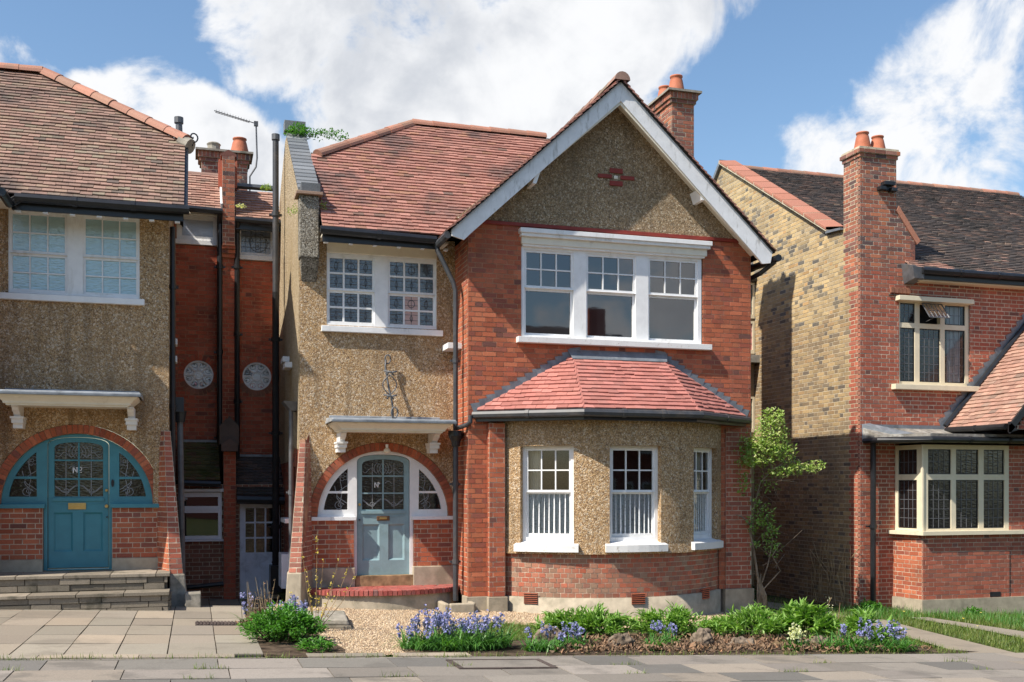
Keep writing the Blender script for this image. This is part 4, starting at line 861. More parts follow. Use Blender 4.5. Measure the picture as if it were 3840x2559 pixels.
tl_ = MB().tube([(-1.115, .74, 2.54), (-1.115, .74, 2.475)], .022, 10); tl_.build('lamp_holder', 'white_paint', MH)
MB().lathe(-1.115, .74, [(.01, 2.40), (.04, 2.405), (.058, 2.43), (.05, 2.46), (.025, 2.48)], 14).build('lamp_globe', 'offwhite_paint', MH, smooth=True)
# rounded doorstep of red pavers on concrete
cxs, ry, rx = -1.16, .84, 1.22
def el(a, k=1., dr=0): return (cxs+(rx*k+dr)*cos(a), Rr-(ry*k+dr)*sin(a))
mb = MB(); n = 40
for i in range(n):
    a0, a1 = pi*i/n, pi*(i+1)/n
    mb.add([(*el(a0, 1, .0), -.1), (*el(a1, 1, .0), -.1), (*el(a1, 1, -.03), .255), (*el(a0, 1, -.03), .255), (cxs, Rr, .255)], [(0, 1, 2, 3), (3, 2, 4)], .5)
ST = mb.build('doorstep', 'concrete', MH, smooth=False)
n = 52
for i in range(n):
    a = pi*(i+.5)/n; p = Vector((*el(a, 1, -.085), .292)); t_ = (Vector((*el(a+.01, 1, -.085), 0))-Vector((*el(a-.01, 1, -.085), 0))); tn = t_.normalized(); rn = Vector((tn.y, -tn.x, 0)); hw = t_.length/.02*pi/n/2-.003
    piece(MH, 'doorstep', ST, 'red_paver', p, tn, rn, Vector((0, 0, 1)), hw, .105, .037, 'step_paver', True, 1, 1.2)
for r_ in range(5):
    k = [.80, .62, .44, .27, .12][r_]; n = [40, 30, 22, 13, 6][r_]
    for i in range(n):
        a = pi*(i+.5)/n; c0 = Vector((*el(a, k), .289)); t_ = (Vector((*el(a+.01, k), 0))-Vector((*el(a-.01, k), 0))); tn = t_.normalized(); rn = Vector((tn.y, -tn.x, 0)); hw = t_.length/.02*pi/n/2-.002
        piece(MH, 'doorstep', ST, 'red_paver', c0, tn, rn, Vector((0, 0, 1)), hw, .092 if r_ < 4 else .12, .036, 'step_paver', True, 1, 1.2)
# downpipes and hopper by the return
pipe(MH, [(-.40, .36, 5.64), (-.40, .34, 5.52), (-.33, .32, 5.38), (-.16, .28, 5.02), (-.13, .27, 4.9), (-.13, .27, 2.75)], .038, 'pipe_grey', 1.5)
mb = MB(); mb.lathe(-.13, .25, [(.06, 2.50), (.075, 2.58), (.12, 2.66), (.12, 2.74), (.10, 2.74), (.09, 2.68)], 12); mb.build('hopper', 'black_paint', MH)
pipe(MH, [(-.13, .27, 2.52), (-.13, .27, .12)], .042, 'pipe_grey', 1.0)
mb = MB(); 
for a, b, c, d in ((-.44, -.36, -.30, .35), (-.36, .02, -.34, -.24), (-.02, .06, -.24, .1)): mb.box(a, b, c, d, -.1, .14)
mb.build('gully_surround', 'concrete', MH, bevel=.02); box_obj(MH, 'gully_dark_hole', 'black_paint', -.35, -.03, -.22, .2, -.05, .06)  # plain black block stands in for the shaded hole of the gully
# stacks, meter box and sills on the left side wall
pipe(MH, [(-2.62, 3.4, 8.05), (-2.62, 3.4, 5.3)], .055, 'pipe_grey', 3); pipe(MH, [(-2.62, 3.4, 5.3), (-2.62, 3.4, .35)], .06, 'black_paint', 1.3)
MB().tube([(-2.62, 3.4, 7.98), (-2.62, 3.4, 8.08)], .072, 10).build('pipe_cap', 'grey_iron', MH)
box_obj(MH, 'pipe_base', 'black_paint', -2.72, -2.5, 3.2, 3.6, .0, .5)
for y, z in ((2.6, 3.98), (2.1, 3.83)): box_obj(MH, 'side_sill', 'white_paint', -2.57, -2.44, y-.12, y+.35, z, z+.09)
mb = MB(); mb.hexa([(-2.56, 1.06, 3.06), (-2.45, 1.06, 3.06), (-2.45, 1.4, 3.06), (-2.56, 1.4, 3.06)], [(-2.68, 1.0, 3.20), (-2.45, 1.0, 3.20), (-2.45, 1.4, 3.20), (-2.68, 1.4, 3.20)]); mb.build('hopper', 'grey_iron', MH); pipe(MH, [(-2.55, 1.14, 3.08), (-2.55, 1.14, .5)], .035, 'grey_iron', 2)
box_obj(MH, 'meter_box', 'plastic_white', -2.66, -2.46, 1.6, 2.2, .25, .80); box_obj(MH, 'side_sill', 'white_paint', -2.62, -2.44, 1.45, 2.3, 1.30, 1.37)
# chimney
def chimney(H, x0, x1, y0, y1, z0, z1, mat='brick_chimney', mortar='mortar_pale', vis=1., cap=True, part='chimney', front_span=None):
    ch = MB().box(x0+.012, x1-.012, y0+.012, y1-.012, z0, z1).build(part, mortar, H)
    for S, a, b in ((Front(y0), x0, x1), (Left(x0), y0+.052, y1), (Right(x1), y0+.052, y1)):
        for p_ in [0]: brickwork(H, part+'_face', S, a, b, z0, z1-.22, [], mat, mortar, bond='flemish', vis=vis*.4, parent=ch, gap=.016)
    for k, (o, za, zb_) in enumerate(((.03, z1-.22, z1-.15), (.06, z1-.15, z1-.03))):
        bd = 'running' if k == 0 else 'soldier'
        for S, a, b in ((Front(y0-o), x0-o, x1+o), (Left(x0-o), y0-o+.052, y1+o), (Right(x1+o), y0-o+.052, y1+o)): brickwork(H, part+'_cap', S, a, b, za, zb_, [], mat, mortar, bond=bd, vis=.3, parent=ch, course=zb_-za)
        MB().box(x0-o+.01, x1+o-.01, y0-o+.01, y1+o-.01, za, zb_).build(part+'_core', mortar, ch)
    mb = MB().box(x0-.11, x1+.11, y0-.11, y1+.11, z1-.03, z1+.01); mb.hexa([(x0-.09, y0-.09, z1+.01), (x1+.09, y0-.09, z1+.01), (x1+.09, y1+.09, z1+.01), (x0-.09, y1+.09, z1+.01)], [(x0+.05, y0+.05, z1+.06), (x1-.05, y0+.05, z1+.06), (x1-.05, y1-.05, z1+.06), (x0+.05, y1-.05, z1+.06)]); mb.build('chimney_crown', 'cement', ch)
    return ch
ch = chimney(MH, 4.38, 4.83, 2.07, 3.10, 5.6, 9.14)
pot(ch, 4.60, 2.34, 9.16, .36, .13); pot(ch, 4.60, 2.84, 9.16, .34, .13)
# small plants that have seeded themselves on the parapet are things of their own (below)

# ------------------------------------------------------------------ LEFT HOUSE
LH = thing('brick_house', 'pebbledash house with teal arched doorway, stone steps and weathered brown tiled roof', 'house', (-6.6, 0, 0))
cL = -5.60; zL = 1.625; rL = 1.02
arL = arcpts(cL, zL, rL+.136, 166, 16, 36)
mb = MB(); slab(mb, Front(Rr), [(-6.9, 5.98), (-6.9, zL+.29)]+arL+[(-4.50, 1.90), (-4.44, 1.95), (-4.44, 2.65), (-4.37, 2.75), (-4.37, 5.98)], [R4(-6.52, -4.76, 4.62, 5.93)], .008, -.1); mb.build('front_render', 'pebbledash', LH)
mb = MB(); slab(mb, Right(-4.37), [(.83, 1.6), (.83, 5.95), (1.8, 6.9), (4.7, 6.9), (4.7, 0), (1.5, 0)], (), .02, -.2); mb.build('side_render', 'pebbledash', LH)
mL, dL, DL = entrance(LH, cL, zL, 'teal_paint', 'teal_paint', 'glass_dark', True, None, 'brick_orange', ri=rL, lettering='No')
brickwork(LH, 'brick_panel', Front(Rr), -6.9, -6.07, zL-.79, zL-.05, [], 'brick_orange', 'mortar', vis=1.5)
brickwork(LH, 'brick_panel', Front(Rr), -5.14, -4.42, zL-.79, zL-.05, [], 'brick_orange', 'mortar', vis=1.5)
box_obj(LH, 'plinth', 'concrete', -6.9, -6.07, Rr-.04, Rr+.1, .4, zL-.79); box_obj(LH, 'plinth', 'concrete', -5.14, -4.40, Rr-.04, Rr+.1, .4, zL-.79)
mb = MB(); slab(mb, Front(Rr), [(-4.42, zL-.05), (-4.42, 2.1), (-4.52, 2.1), (-4.52, zL+.2), (-4.45, zL)], (), 0, -.05); slab(mb, Front(Rr), [(-6.9, zL-.05), (-6.9, 2.1), (-6.72, 2.1), (-6.76, zL)], (), 0, -.05); mb.build('render_infill', 'mortar_red', LH)
box_obj(DL, 'letterbox', 'brass', -5.74, -5.50, .915, .94, zL-.075, zL+.02, .006); box_obj(DL, 'letterbox_flap', 'brass', -5.70, -5.54, .908, .918, zL-.04, zL-.01, .003)
for x, z, r_, mt_ in ((-5.22, zL+.20, .022, 'brass'), (-5.22, zL-.03, .028, 'brass'), (-5.215, zL-.19, .012, 'black_paint')): MB().tube([(x, .935, z), (x, .89, z)], [r_, r_*.85], 12).build('door_knob', mt_, DL)
mb = MB(); slab(mb, Front(Rr-.0), [( -5.135+.020*cos(a*pi/8), zL+.305+.055*sin(a*pi/8)) for a in range(16)], (), -.035, -.05); mb.build('doorbell', 'black_paint', LH)
# buttress
for nm, a0, b0, a1, b1, bond in (('f', (-4.33, .33), (-4.14, .38), (-4.42, .80), (-4.33, .80), 'running'), ('s', (-4.53, .86), (-4.33, .33), (-4.50, .86), (-4.42, .80), 'flemish')):
    S = Ruled(a0, b0, .55, a1, b1, 2.72)
    brickwork(LH, 'buttress', S, 0, lambda z, S=S: S.w(z), .62, 2.70, [], 'brick_orange' if nm == 's' else 'brick_deep', 'mortar', bond=bond, vis=.9, md=-.003)
mb = MB(); mb.hexa([(-4.50, .9, .5), (-4.33, .35, .5), (-4.16, .40, .5), (-4.2, .95, .5)], [(-4.48, .9, 2.7), (-4.42, .82, 2.7), (-4.345, .82, 2.7), (-4.35, .9, 2.7)]); mb.build('buttress_core', 'mortar_red', LH)
mb = MB(); mb.hexa([(-4.45, .9, .0), (-4.33, .24, .0), (-4.06, .28, .0), (-4.1, .95, .0)], [(-4.45, .9, .62), (-4.33, .30, .62), (-4.12, .35, .62), (-4.15, .95, .62)]); mb.build('buttress_foot', 'cement', LH, bevel=.02)
box_obj(LH, 'footing_block', 'cement', -4.12, -3.90, .1, .5, .0, .36, .015)
# steps of coursed stone with slabs
def stone_course(H, S, u0, u1, z0, z1, n, par):
    ch = (z1-z0)/n
    for k in range(n):
        u = u0-random.random()*.2
        while u < u1:
            w = random.uniform(.22, .52); a, b = max(u, u0), min(u+w, u1); u += w
            if b-a < .04: continue
            X_, N_ = S.frame(a, 0); c = S.pt((a+b)/2, z0+(k+.5)*ch, -.04+random.uniform(-.008, .012)); piece(H, 'steps', par, 'step_stone', c, X_, N_, Vector((0, 0, 1)), (b-a)/2-.005, .06, ch/2-.004, 'step_stone', True, 1, 1.2)
sb = MB().box(-9, -4.34, -.33, .85, 0, .38).box(-9, -4.36, .07, .85, .38, .62).build('steps', 'mortar_dark', LH)
stone_course(LH, Front(-.36), -7.2, -4.33, .16, .395, 3, sb); stone_course(LH, Front(.04), -7.2, -4.35, .445, .62, 2, sb); stone_course(LH, Right(-4.33), -.33, .6, .16, .395, 3, sb)
for zt_, y0, y1, off in ((.44, -.41, .12, 0), (.665, -.0, .86, .2)):
    x = -7.3-off
    while x < -4.33:
        w = .60; a, b = x, min(x+w-.01, -4.32); x += w
        if b-a < .06: continue
        box_obj(sb, 'step_slab', 'step_stone', a, b, y0, y1, zt_-.045, zt_+random.uniform(-.003, .003), .004)
# upper window
LHl = [(-6.505, -5.745, 5.215, 5.80, 3, 2, -.015), (-6.505, -5.745, 4.67, 5.213, 3, 2, -.035), (-5.535, -4.775, 5.215, 5.80, 3, 2, -.015), (-5.535, -4.775, 4.67, 5.213, 3, 2, -.035)]
window(LH, Front(Rr), -6.52, -4.76, 4.64, 5.84, LHl, 'white_paint', 'glass_blue', frame_d=0., stile=.035, bar=.018, label='white double sash window with pale blue frosted glass')
box_obj(LH, 'window_head', 'offwhite_paint', -6.52, -4.76, .81, .9, 5.84, 5.93); box_obj(LH, 'window_sill', 'white_paint', -6.9, -4.69, Rr-.08, Rr+.05, 4.535, 4.625, .006)
canopy(LH, -6.62, -4.70, 3.175, brackets=(-6.36, -4.86))
def lspan(s):
    y = .33+s*cr; z = 5.88+s*sr; r = -4.13 if y < 1.80 else -4.17-(y-1.80)/(3.27-1.80)*2.19
    return [(max(-9.0, -6.42-(z-5.86)/.93), r)]
tiles(LH, 'roof', (0, .31, 5.90), (1, 0, 0), (0, cr, sr), lspan, 3.92, 'tile_left', vis=1.0)
mb = MB(); mb.add([(-6.4, .31, 5.86), (-4.13, .31, 5.86), (-4.13, 1.78, 7.23), (-6.36, 3.18, 8.53), (-9.2, 3.18, 8.53)], [(0, 1, 2, 3, 4)]); mb.add([(-9.2, 3.18, 8.53), (-6.36, 3.18, 8.53), (-4.2, 5.5, 6.5), (-9.2, 7, 5.5)], [(0, 1, 2, 3)]); mb.add([(-6.36, 3.18, 8.53), (-4.13, 1.78, 7.23), (-4.2, 5.5, 6.5)], [(0, 1, 2)]); mb.build('roof_boarding', 'roof_felt_dark', LH)
ridge(LH, [(-4.10, 1.74, 7.31), (-6.36, 3.18, 8.66), (-9.2, 3.18, 8.66)], r=.125)
MB().tube([(-4.19, 1.77, 7.28), (-4.05, 1.68, 7.20)], .12, 12).build('hip_end', 'cement', LH)
mb = MB(); mb.tube([(-4.02, 1.7, 7.22)]+[(-4.02+.09*(1-i/16)*sin(i/14*2*pi)+.01, 1.7, 7.36-.09*(1-i/18)*cos(i/14*2*pi)) for i in range(18)], .012, 6); mb.build('hip_iron', 'black_paint', LH)
mb = MB(); mb.hexa([(-4.14, .33, 5.80), (-4.08, .33, 5.80), (-4.08, 1.78, 7.17), (-4.14, 1.78, 7.17)], [(-4.14, .33, 5.93), (-4.08, .33, 5.93), (-4.08, 1.78, 7.30), (-4.14, 1.78, 7.30)]); mb.build('verge_board', 'black_paint', LH)
gutter(LH, [(-6.35, .27, 5.85), (-4.06, .27, 5.85)], .064); box_obj(LH, 'fascia', 'black_paint', -6.4, -4.14, .35, .38, 5.70, 5.83); box_obj(LH, 'soffit', 'offwhite_paint', -6.9, -4.2, .38, .86, 5.82, 5.85)
for i in range(7): box_obj(LH, 'rafter_end', 'white_paint', -6.36+i*.35, -6.29+i*.35, .36, .44, 5.68, 5.72)
pipe(LH, [(-4.30, .95, 5.75), (-4.30, .98, .4)], .04, clips=1.6); pipe(LH, [(-4.22, 3.0, 7.3), (-4.24, 3.0, 8.06)], .055, 'grey_iron', 9); MB().tube([(-4.24, 3.0, 7.98), (-4.24, 3, 8.08)], .075, 10).build('pipe_cap', 'grey_iron', LH)
mb = MB(); mb.box(-4.33, -4.14, .98, 1.2, 3.0, 3.22); mb.lathe(-4.2, 1.1, [(.07, 2.85), (.1, 3.02)], 8); mb.build('hopper', 'black_paint', LH); pipe(LH, [(-4.2, 1.12, 3.0), (-4.16, 1.12, .4)], .045, 'grey_iron', 1.5)
for y, z in ((1.3, 4.05), (1.0, 3.75)): box_obj(LH, 'side_sill', 'white_paint', -4.36, -4.24, y, y+.3, z, z+.09)
# its gabled wing, mostly beyond the left edge of the view
mb = MB(); mb.box(-11.7, -6.88, 0, 7.9, 0, 5.7); mb.build('wing_wall', 'brick_orange', LH)
mb = MB(); slab(mb, Front(0), [(-11.8, 5.7), (-6.8, 5.7), (-9.28, 8.1)], (), .0, -.2); mb.build('wing_gable', 'pebbledash_grey', LH)
mb = MB(); mb.hexa([(-6.45, -.4, 5.80), (-9.28, -.4, 8.36), (-9.28, 7, 8.36), (-6.45, 7, 5.80)], [(-6.45, -.4, 5.86), (-9.28, -.4, 8.42), (-9.28, 7, 8.42), (-6.45, 7, 5.86)]); mb.hexa([(-12.1, -.4, 5.80), (-9.28, -.4, 8.36), (-9.28, 7, 8.36), (-12.1, 7, 5.80)], [(-12.1, -.4, 5.86), (-9.28, -.4, 8.42), (-9.28, 7, 8.42), (-12.1, 7, 5.86)]); mb.build('wing_roof', 'tile_left', LH)
gutter(LH, [(-6.42, -.35, 5.76), (-6.42, .27, 5.76), (-6.30, .27, 5.84)], .06)

# ------------------------------------------------------------------ RECESSED WING BETWEEN THE TWO HOUSES
RH = thing('link_building', 'narrow red brick wing set back between the houses, with two round windows', 'building', (-3.4, 4.7, .1))
Yr = 4.7; cA, cB, zc = (-3.915, 3.945), (-2.87, 3.945), 3.945
SR = Front(Yr)
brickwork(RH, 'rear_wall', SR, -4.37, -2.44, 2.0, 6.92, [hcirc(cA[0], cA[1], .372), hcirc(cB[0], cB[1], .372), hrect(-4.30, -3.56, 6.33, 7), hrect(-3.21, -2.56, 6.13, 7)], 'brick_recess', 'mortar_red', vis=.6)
MB().box(-4.4, -2.4, 4.76, 9, 0, 6.9).build('rear_core', 'interior_dark', RH)
for (cx, cz), kind in ((cA, 0), (cB, 1)):
    ar_ = MB(); slab(ar_, SR, arcpts(cx, cz, .44, 0, 360, 36)[:-1], [arcpts(cx, cz, .262, 0, 360, 36)[:-1]], -.006, -.06); ar_ = ar_.build('brick_ring', 'mortar_red', RH)
    for i in range(28):
        an = 2*pi*(i+.5)/28; c = SR.pt(cx+cos(an)*.317, cz+sin(an)*.317, -.022); piece(RH, 'brick_ring', ar_, 'brick_recess' if not (3.6 < an < 5.8) else 'brick_dark', c, Vector((cos(an), 0, sin(an))), Vector((0, -1, 0)), Vector((-sin(an), 0, cos(an))), .052, .03, .031, 'arch_brick', True, 1, 1)
    rf = MB(); slab(rf, SR, arcpts(cx, cz, .262, 0, 360, 40)[:-1], [arcpts(cx, cz, .235, 0, 360, 40)[:-1]], -.005, -.09); slab(rf, SR, arcpts(cx, cz, .095, 0, 360, 24)[:-1], [arcpts(cx, cz, .072, 0, 360, 24)[:-1]], -.02, -.05)
    for k in range(8 if kind == 0 else 8): an = pi/2+2*pi*k/8; strip(rf, SR, [(cx+.09*cos(an), cz+.09*sin(an)), (cx+.24*cos(an), cz+.24*sin(an))], .026, -.02, -.05)
    rf = rf.build('round_window', 'white_paint', RH, label=['round white spoked window with grey glass, next to the left house', 'round white spoked window with bright panes, next to the right-hand house'][kind])
    for k in range(8):
        a0 = pi/2+2*pi*k/8; pts = [(cx+.09*cos(a0), cz+.09*sin(a0))]+[(cx+.236*cos(a0+j*pi/20), cz+.236*sin(a0+j*pi/20)) for j in range(6)]+[(cx+.09*cos(a0+pi/4), cz+.09*sin(a0+pi/4))]
        g = MB(); g.add([SR.pt(a, b, -.042) for a, b in pts], [tuple(range(len(pts)))]); am = (a0+pi/8) % (2*pi)
        g.build('pane', ('glass_white' if kind and pi*.95 < am < 2*pi else ('glass_leaded' if kind and am > 2 else 'glass_disc')), rf)
        q = MB(); c_ = (cx+.185*cos(am), cz+.185*sin(am)); strip(q, SR, [(c_[0]+.05*cos(j*pi/5), c_[1]+.04*sin(j*pi/5)) for j in range(11)], .007, -.036, -.041)
        dm = .018; e_ = (cx+.205*cos(am), cz+.205*sin(am)); q.add([SR.pt(e_[0]+dm*cos(j*pi/2), e_[1]+dm*sin(j*pi/2), -.035) for j in range(4)], [(0, 1, 2, 3)]); q.build('leading', 'glass_red' if kind and pi*1.25 < am < 1.75*pi else 'lead_came', rf)
    if not kind:
        for j, mt_ in ((-.5, 'glass_red'), (.5, 'glass_pink')): q = MB(); q.add([SR.pt(cx+j*.1+.03*cos(i*pi/4), cz-.17+.04*sin(i*pi/4), -.038) for i in range(8)], [tuple(range(8))]); q.build('coloured_pane', mt_, rf)
    MB().lathe(0, 0, [(0.001, 0), (.001, .001)], 3) if 0 else None
    g = MB(); slab(g, SR, arcpts(cx, cz, .072, 0, 360, 16)[:-1], (), -.03, -.04); g.build('bullseye', 'glass_disc', rf)
wA = window(RH, SR, -4.30, -3.57, 6.42, 6.88, [(-4.26, -3.61, 6.45, 6.85, 1, 1, -.02)], 'white_paint', 'glass_frost', stile=.05, label='small white window with frosted glass under the left eaves'); box_obj(RH, 'window_sill', 'white_paint', -4.34, -3.56, Yr-.06, Yr+.05, 6.33, 6.415)
wB = window(RH, SR, -3.21, -2.57, 6.20, 6.76, [(-3.19, -2.59, 6.23, 6.70, 1, 1, -.02)], 'white_paint', 'glass_grey', stile=.03, label='small leaded window with a circle pattern under the right eaves'); box_obj(RH, 'window_sill', 'white_paint', -3.22, -2.50, Yr-.06, Yr+.05, 6.11, 6.195)
lm = MB()
for i in range(1, 6): strip(lm, SR, [(-3.16+.54*i/6, 6.26), (-3.16+.54*i/6, 6.67)], .008, -.032, -.038)
for i in range(1, 4): strip(lm, SR, [(-3.16, 6.26+.41*i/4), (-2.62, 6.26+.41*i/4)], .008, -.032, -.038)
strip(lm, SR, [(-2.84+.16*cos(k*pi/10), 6.45+.17*sin(k*pi/10)) for k in range(21)], .011, -.031, -.038)
for x, z in ((-2.98, 6.50), (-2.86, 6.36)): strip(lm, SR, [(x+.035*cos(k*pi/6), z+.04*sin(k*pi/6)) for k in range(13)], .011, -.031, -.038)
lm.build('leading', 'lead_came', wB)
# party pier with pointed head
brickwork(RH, 'party_pier', Front(4.40), -3.50, -3.28, 6.30, 7.95, [], 'brick_chimney', 'mortar', bond='flemish', vis=.7)
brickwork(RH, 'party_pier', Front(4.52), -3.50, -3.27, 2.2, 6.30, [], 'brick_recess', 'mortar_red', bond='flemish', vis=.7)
for k in range(3): brickwork(RH, 'party_corbel', Front(4.42+.03*k), -3.51, -3.27, 6.24-.075*k, 6.315-.075*k, [], 'brick_orange', 'mortar_red', bond='running', vis=.7)
mb = MB(); mb.box(-3.49, -3.29, 4.43, 6, 6.31, 7.95).box(-3.49, -3.28, 4.545, 6, 2.2, 6.31); slab(mb, Front(4.40), [(-3.53, 7.93), (-3.25, 7.93), (-3.25, 7.97), (-3.39, 8.05), (-3.53, 7.97)], (), 0, -.3); slab(mb, Front(4.9), [(-3.56, 7.5), (-3.22, 7.5), (-3.22, 8.0), (-3.39, 8.10), (-3.56, 8.0)], (), 0, -.3); mb.build('pier_head', 'brick_deep', RH)
# roofs
rp = atan2(.95, 1.1); cp, sp = cos(rp), sin(rp)
tiles(RH, 'roof', (0, 4.38, 6.92), (1, 0, 0), (0, cp, sp), lambda s: [(-4.2, -3.52)], 1.42, 'tile_porch', vis=1)
tiles(RH, 'roof', (0, 4.38, 6.80), (1, 0, 0), (0, cp, sp), lambda s: [(-3.26, -2.46)], 1.2, 'tile_porch', vis=1)
ridge(RH, [(-4.2, 5.48, 7.86), (-3.5, 5.48, 7.86)], 'tile_left', r=.08); box_obj(RH, 'ridge_lead', 'lead', -3.28, -2.45, 5.2, 5.4, 7.62, 7.68)
mb = MB(); mb.hexa([(-3.535, 4.42, 6.95), (-3.50, 4.42, 6.95), (-3.50, 5.5, 7.9), (-3.535, 5.5, 7.9)], [(-3.535, 4.38, 7.05), (-3.50, 4.38, 7.05), (-3.50, 5.5, 8.0), (-3.535, 5.5, 8.0)]); mb.build('verge_flashing', 'white_paint', RH)
gutter(RH, [(-4.2, 4.30, 6.90), (-3.50, 4.30, 6.88)], .06); gutter(RH, [(-3.28, 4.30, 6.76), (-2.46, 4.30, 6.74)], .06)
box_obj(RH, 'fascia', 'black_paint', -3.27, -2.46, 4.38, 4.42, 6.60, 6.76); box_obj(RH, 'window_head', 'offwhite_paint', -4.3, -3.57, 4.6, 4.75, 6.88, 6.93); box_obj(RH, 'window_head', 'offwhite_paint', -3.21, -2.57, 4.6, 4.75, 6.76, 6.82)
pipe(RH, [(-3.545, 4.30, 6.88), (-3.545, 4.5, 6.7), (-3.545, 4.55, 2.0)], .05, clips=1.2); pipe(RH, [(-3.235, 4.30, 6.76), (-3.235, 4.5, 6.55), (-3.235, 4.55, 1.6)], .05, clips=1.2)
ch = chimney(RH, -3.86, -2.98, 6.0, 6.5, 7.0, 8.50)
pot(ch, -3.12, 6.25, 8.52, .34, .15); MB().lathe(-3.62, 6.25, [(.13, 8.52), (.12, 8.66), (.14, 8.7), (.1, 8.73)], 10).build('chimney_pot', 'cement', ch)
# lean-to roofs, corbelled tile piers, window and garden door below
tiles(RH, 'leanto_roof', (0, 3.55, 1.98), (1, 0, 0), (0, .83, .56), lambda s: [(-4.25, -3.56)], 1.36, 'tile_moss', vis=1)
tiles(RH, 'leanto_roof', (0, 3.55, 1.72), (1, 0, 0), (0, .83, .56), lambda s: [(-3.27, -2.46)], 1.36, 'tile_dark', vis=1)
box_obj(RH, 'lead_apron', 'lead_pale', -4.25, -3.56, 4.55, 4.69, 2.66, 2.74); box_obj(RH, 'lead_apron', 'lead_pale', -3.27, -2.5, 4.55, 4.69, 2.40, 2.48)
gutter(RH, [(-4.25, 3.50, 1.95), (-3.55, 3.50, 1.93)], .055); gutter(RH, [(-3.28, 3.48, 1.66), (-2.46, 3.48, 1.64)], .08)
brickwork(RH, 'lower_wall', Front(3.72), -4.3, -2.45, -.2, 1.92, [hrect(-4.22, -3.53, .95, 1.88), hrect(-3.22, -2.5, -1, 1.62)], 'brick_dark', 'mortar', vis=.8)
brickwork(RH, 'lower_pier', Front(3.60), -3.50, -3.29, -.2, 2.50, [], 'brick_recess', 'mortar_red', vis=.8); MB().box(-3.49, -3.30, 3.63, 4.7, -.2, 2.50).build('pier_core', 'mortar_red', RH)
mb = MB(); slab(mb, Front(3.45), [(-3.54, 2.50), (-3.26, 2.50), (-3.26, 2.62), (-3.40, 2.72), (-3.54, 2.62)], (), 0, -.2); slab(mb, Front(3.60), [(-3.57, 2.62), (-3.24, 2.62), (-3.24, 2.95), (-3.40, 3.12), (-3.57, 2.95)], (), 0, -.9); mb.build('pier_cap', 'tile_dark', RH)
MB().box(-4.4, -2.45, 3.8, 4.75, -.3, 1.9).build('leanto_core', 'interior_dark', RH)
wC = window(RH, Front(3.72), -4.22, -3.53, .96, 1.78, [(-4.20, -3.55, 1.50, 1.74, 1, 1, -.01), (-4.20, -3.55, .98, 1.46, 1, 1, -.01)], 'plastic_white', 'glass_clear', frame_d=.02, stile=.04, label='white plastic window under the mossy lean-to roof'); box_obj(RH, 'window_head', 'white_paint', -4.24, -3.50, 3.62, 3.75, 1.79, 1.84); box_obj(RH, 'window_sill', 'plastic_white', -4.24, -3.48, 3.65, 3.75, .92, .955)
dg = window(RH, Front(3.72), -3.215, -2.52, -.12, 1.60, [(-3.17, -2.56, .66, 1.55, 3, 3, -.01)], 'grey_door_paint', 'glass_dark', frame_d=.0, stile=.05, bar=.03, name='garden_door', label='pale grey garden door with nine panes')
for a, b in ((-3.12, -2.90), (-2.86, -2.62)): box_obj(dg, 'door_board', 'grey_door_paint', a, b, 3.705, 3.72, -.08, .50, .003)
MB().tube([(-2.64, 3.72, .53), (-2.64, 3.66, .53)], .03, 10).build('door_knob', 'black_paint', dg)
box_obj(RH, 'door_head', 'offwhite_paint', -3.23, -2.51, 3.62, 3.74, 1.61, 1.66)
pipe(RH, [(-4.2, 3.6, .12), (-3.5, 3.6, .18)], .04)
# ------------------------------------------------------------------ RIGHT HOUSE
GH = thing('brick_house', 'house with yellow brick side wall, cream leaded windows and tall chimney with two pots', 'house', (9.0, .72, -.3))
XR, YR = 7.43, .72
def u1f(z):
    return 13.5 if z < 5.80 else (8.60 if z < 6.34 else (8.60-(z-6.34)/.56*.40 if z < 6.9 else 8.20))
def bandf(u, z, m_): return 'brick_chimney' if (z > 5.45 and u < 8.75 and random.random() < min(1, (z-5.4)*1.6)) else m_
brickwork(GH, 'front_wall', Front(YR), XR, u1f, -.38, 7.80, [hrect(8.26, 9.80, 3.70, 5.33), hrect(8.26, 10.05, -1, 2.70)], 'brick_deep', 'mortar', band=bandf, vis=1., depth=.06, gap=.0165)
def yl0(z): return YR+.055 if z < 6.62 or z > 20 else 1.72+(z-6.74)/.600
def yl1(z): return 7.6 if z < 6.0 else min(7.6, 5.88+(9.24-z)/1.1)
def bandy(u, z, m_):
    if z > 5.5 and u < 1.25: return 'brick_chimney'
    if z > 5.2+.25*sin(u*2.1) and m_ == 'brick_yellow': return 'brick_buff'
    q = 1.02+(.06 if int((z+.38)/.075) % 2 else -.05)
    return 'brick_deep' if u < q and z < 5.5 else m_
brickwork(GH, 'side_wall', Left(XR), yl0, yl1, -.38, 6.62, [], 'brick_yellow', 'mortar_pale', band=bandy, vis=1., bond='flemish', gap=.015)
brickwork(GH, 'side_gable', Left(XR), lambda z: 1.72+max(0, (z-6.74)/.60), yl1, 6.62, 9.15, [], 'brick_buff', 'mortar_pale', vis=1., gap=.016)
brickwork(GH, 'chimney_side', Left(XR), YR+.055, 1.22, 6.62, 7.80, [], 'brick_chimney', 'mortar_pale', vis=1., gap=.018)
brickwork(GH, 'chimney_side', Left(XR), 1.22, 1.72, 6.62, 6.66, [], 'brick_yellow', 'mortar_pale', vis=1.) if 0 else None
mb = MB(); mb.box(XR+.02, 8.19, YR+.02, 1.21, 5.5, 7.82).box(XR+.02, 13, .95, 1.0, -.4, 5.7).box(XR+.02, XR+.25, YR+.02, 7.5, -.4, 6.55); mb.add([(XR+.02, 1.72, 6.5), (XR+.02, 5.88, 9.16), (XR+.02, 7.6, 7.6), (XR+.02, 7.6, 6.5)], [(0, 1, 2, 3)]); mb.build('wall_core', 'interior_dark', GH)
S = Front(YR-.03)
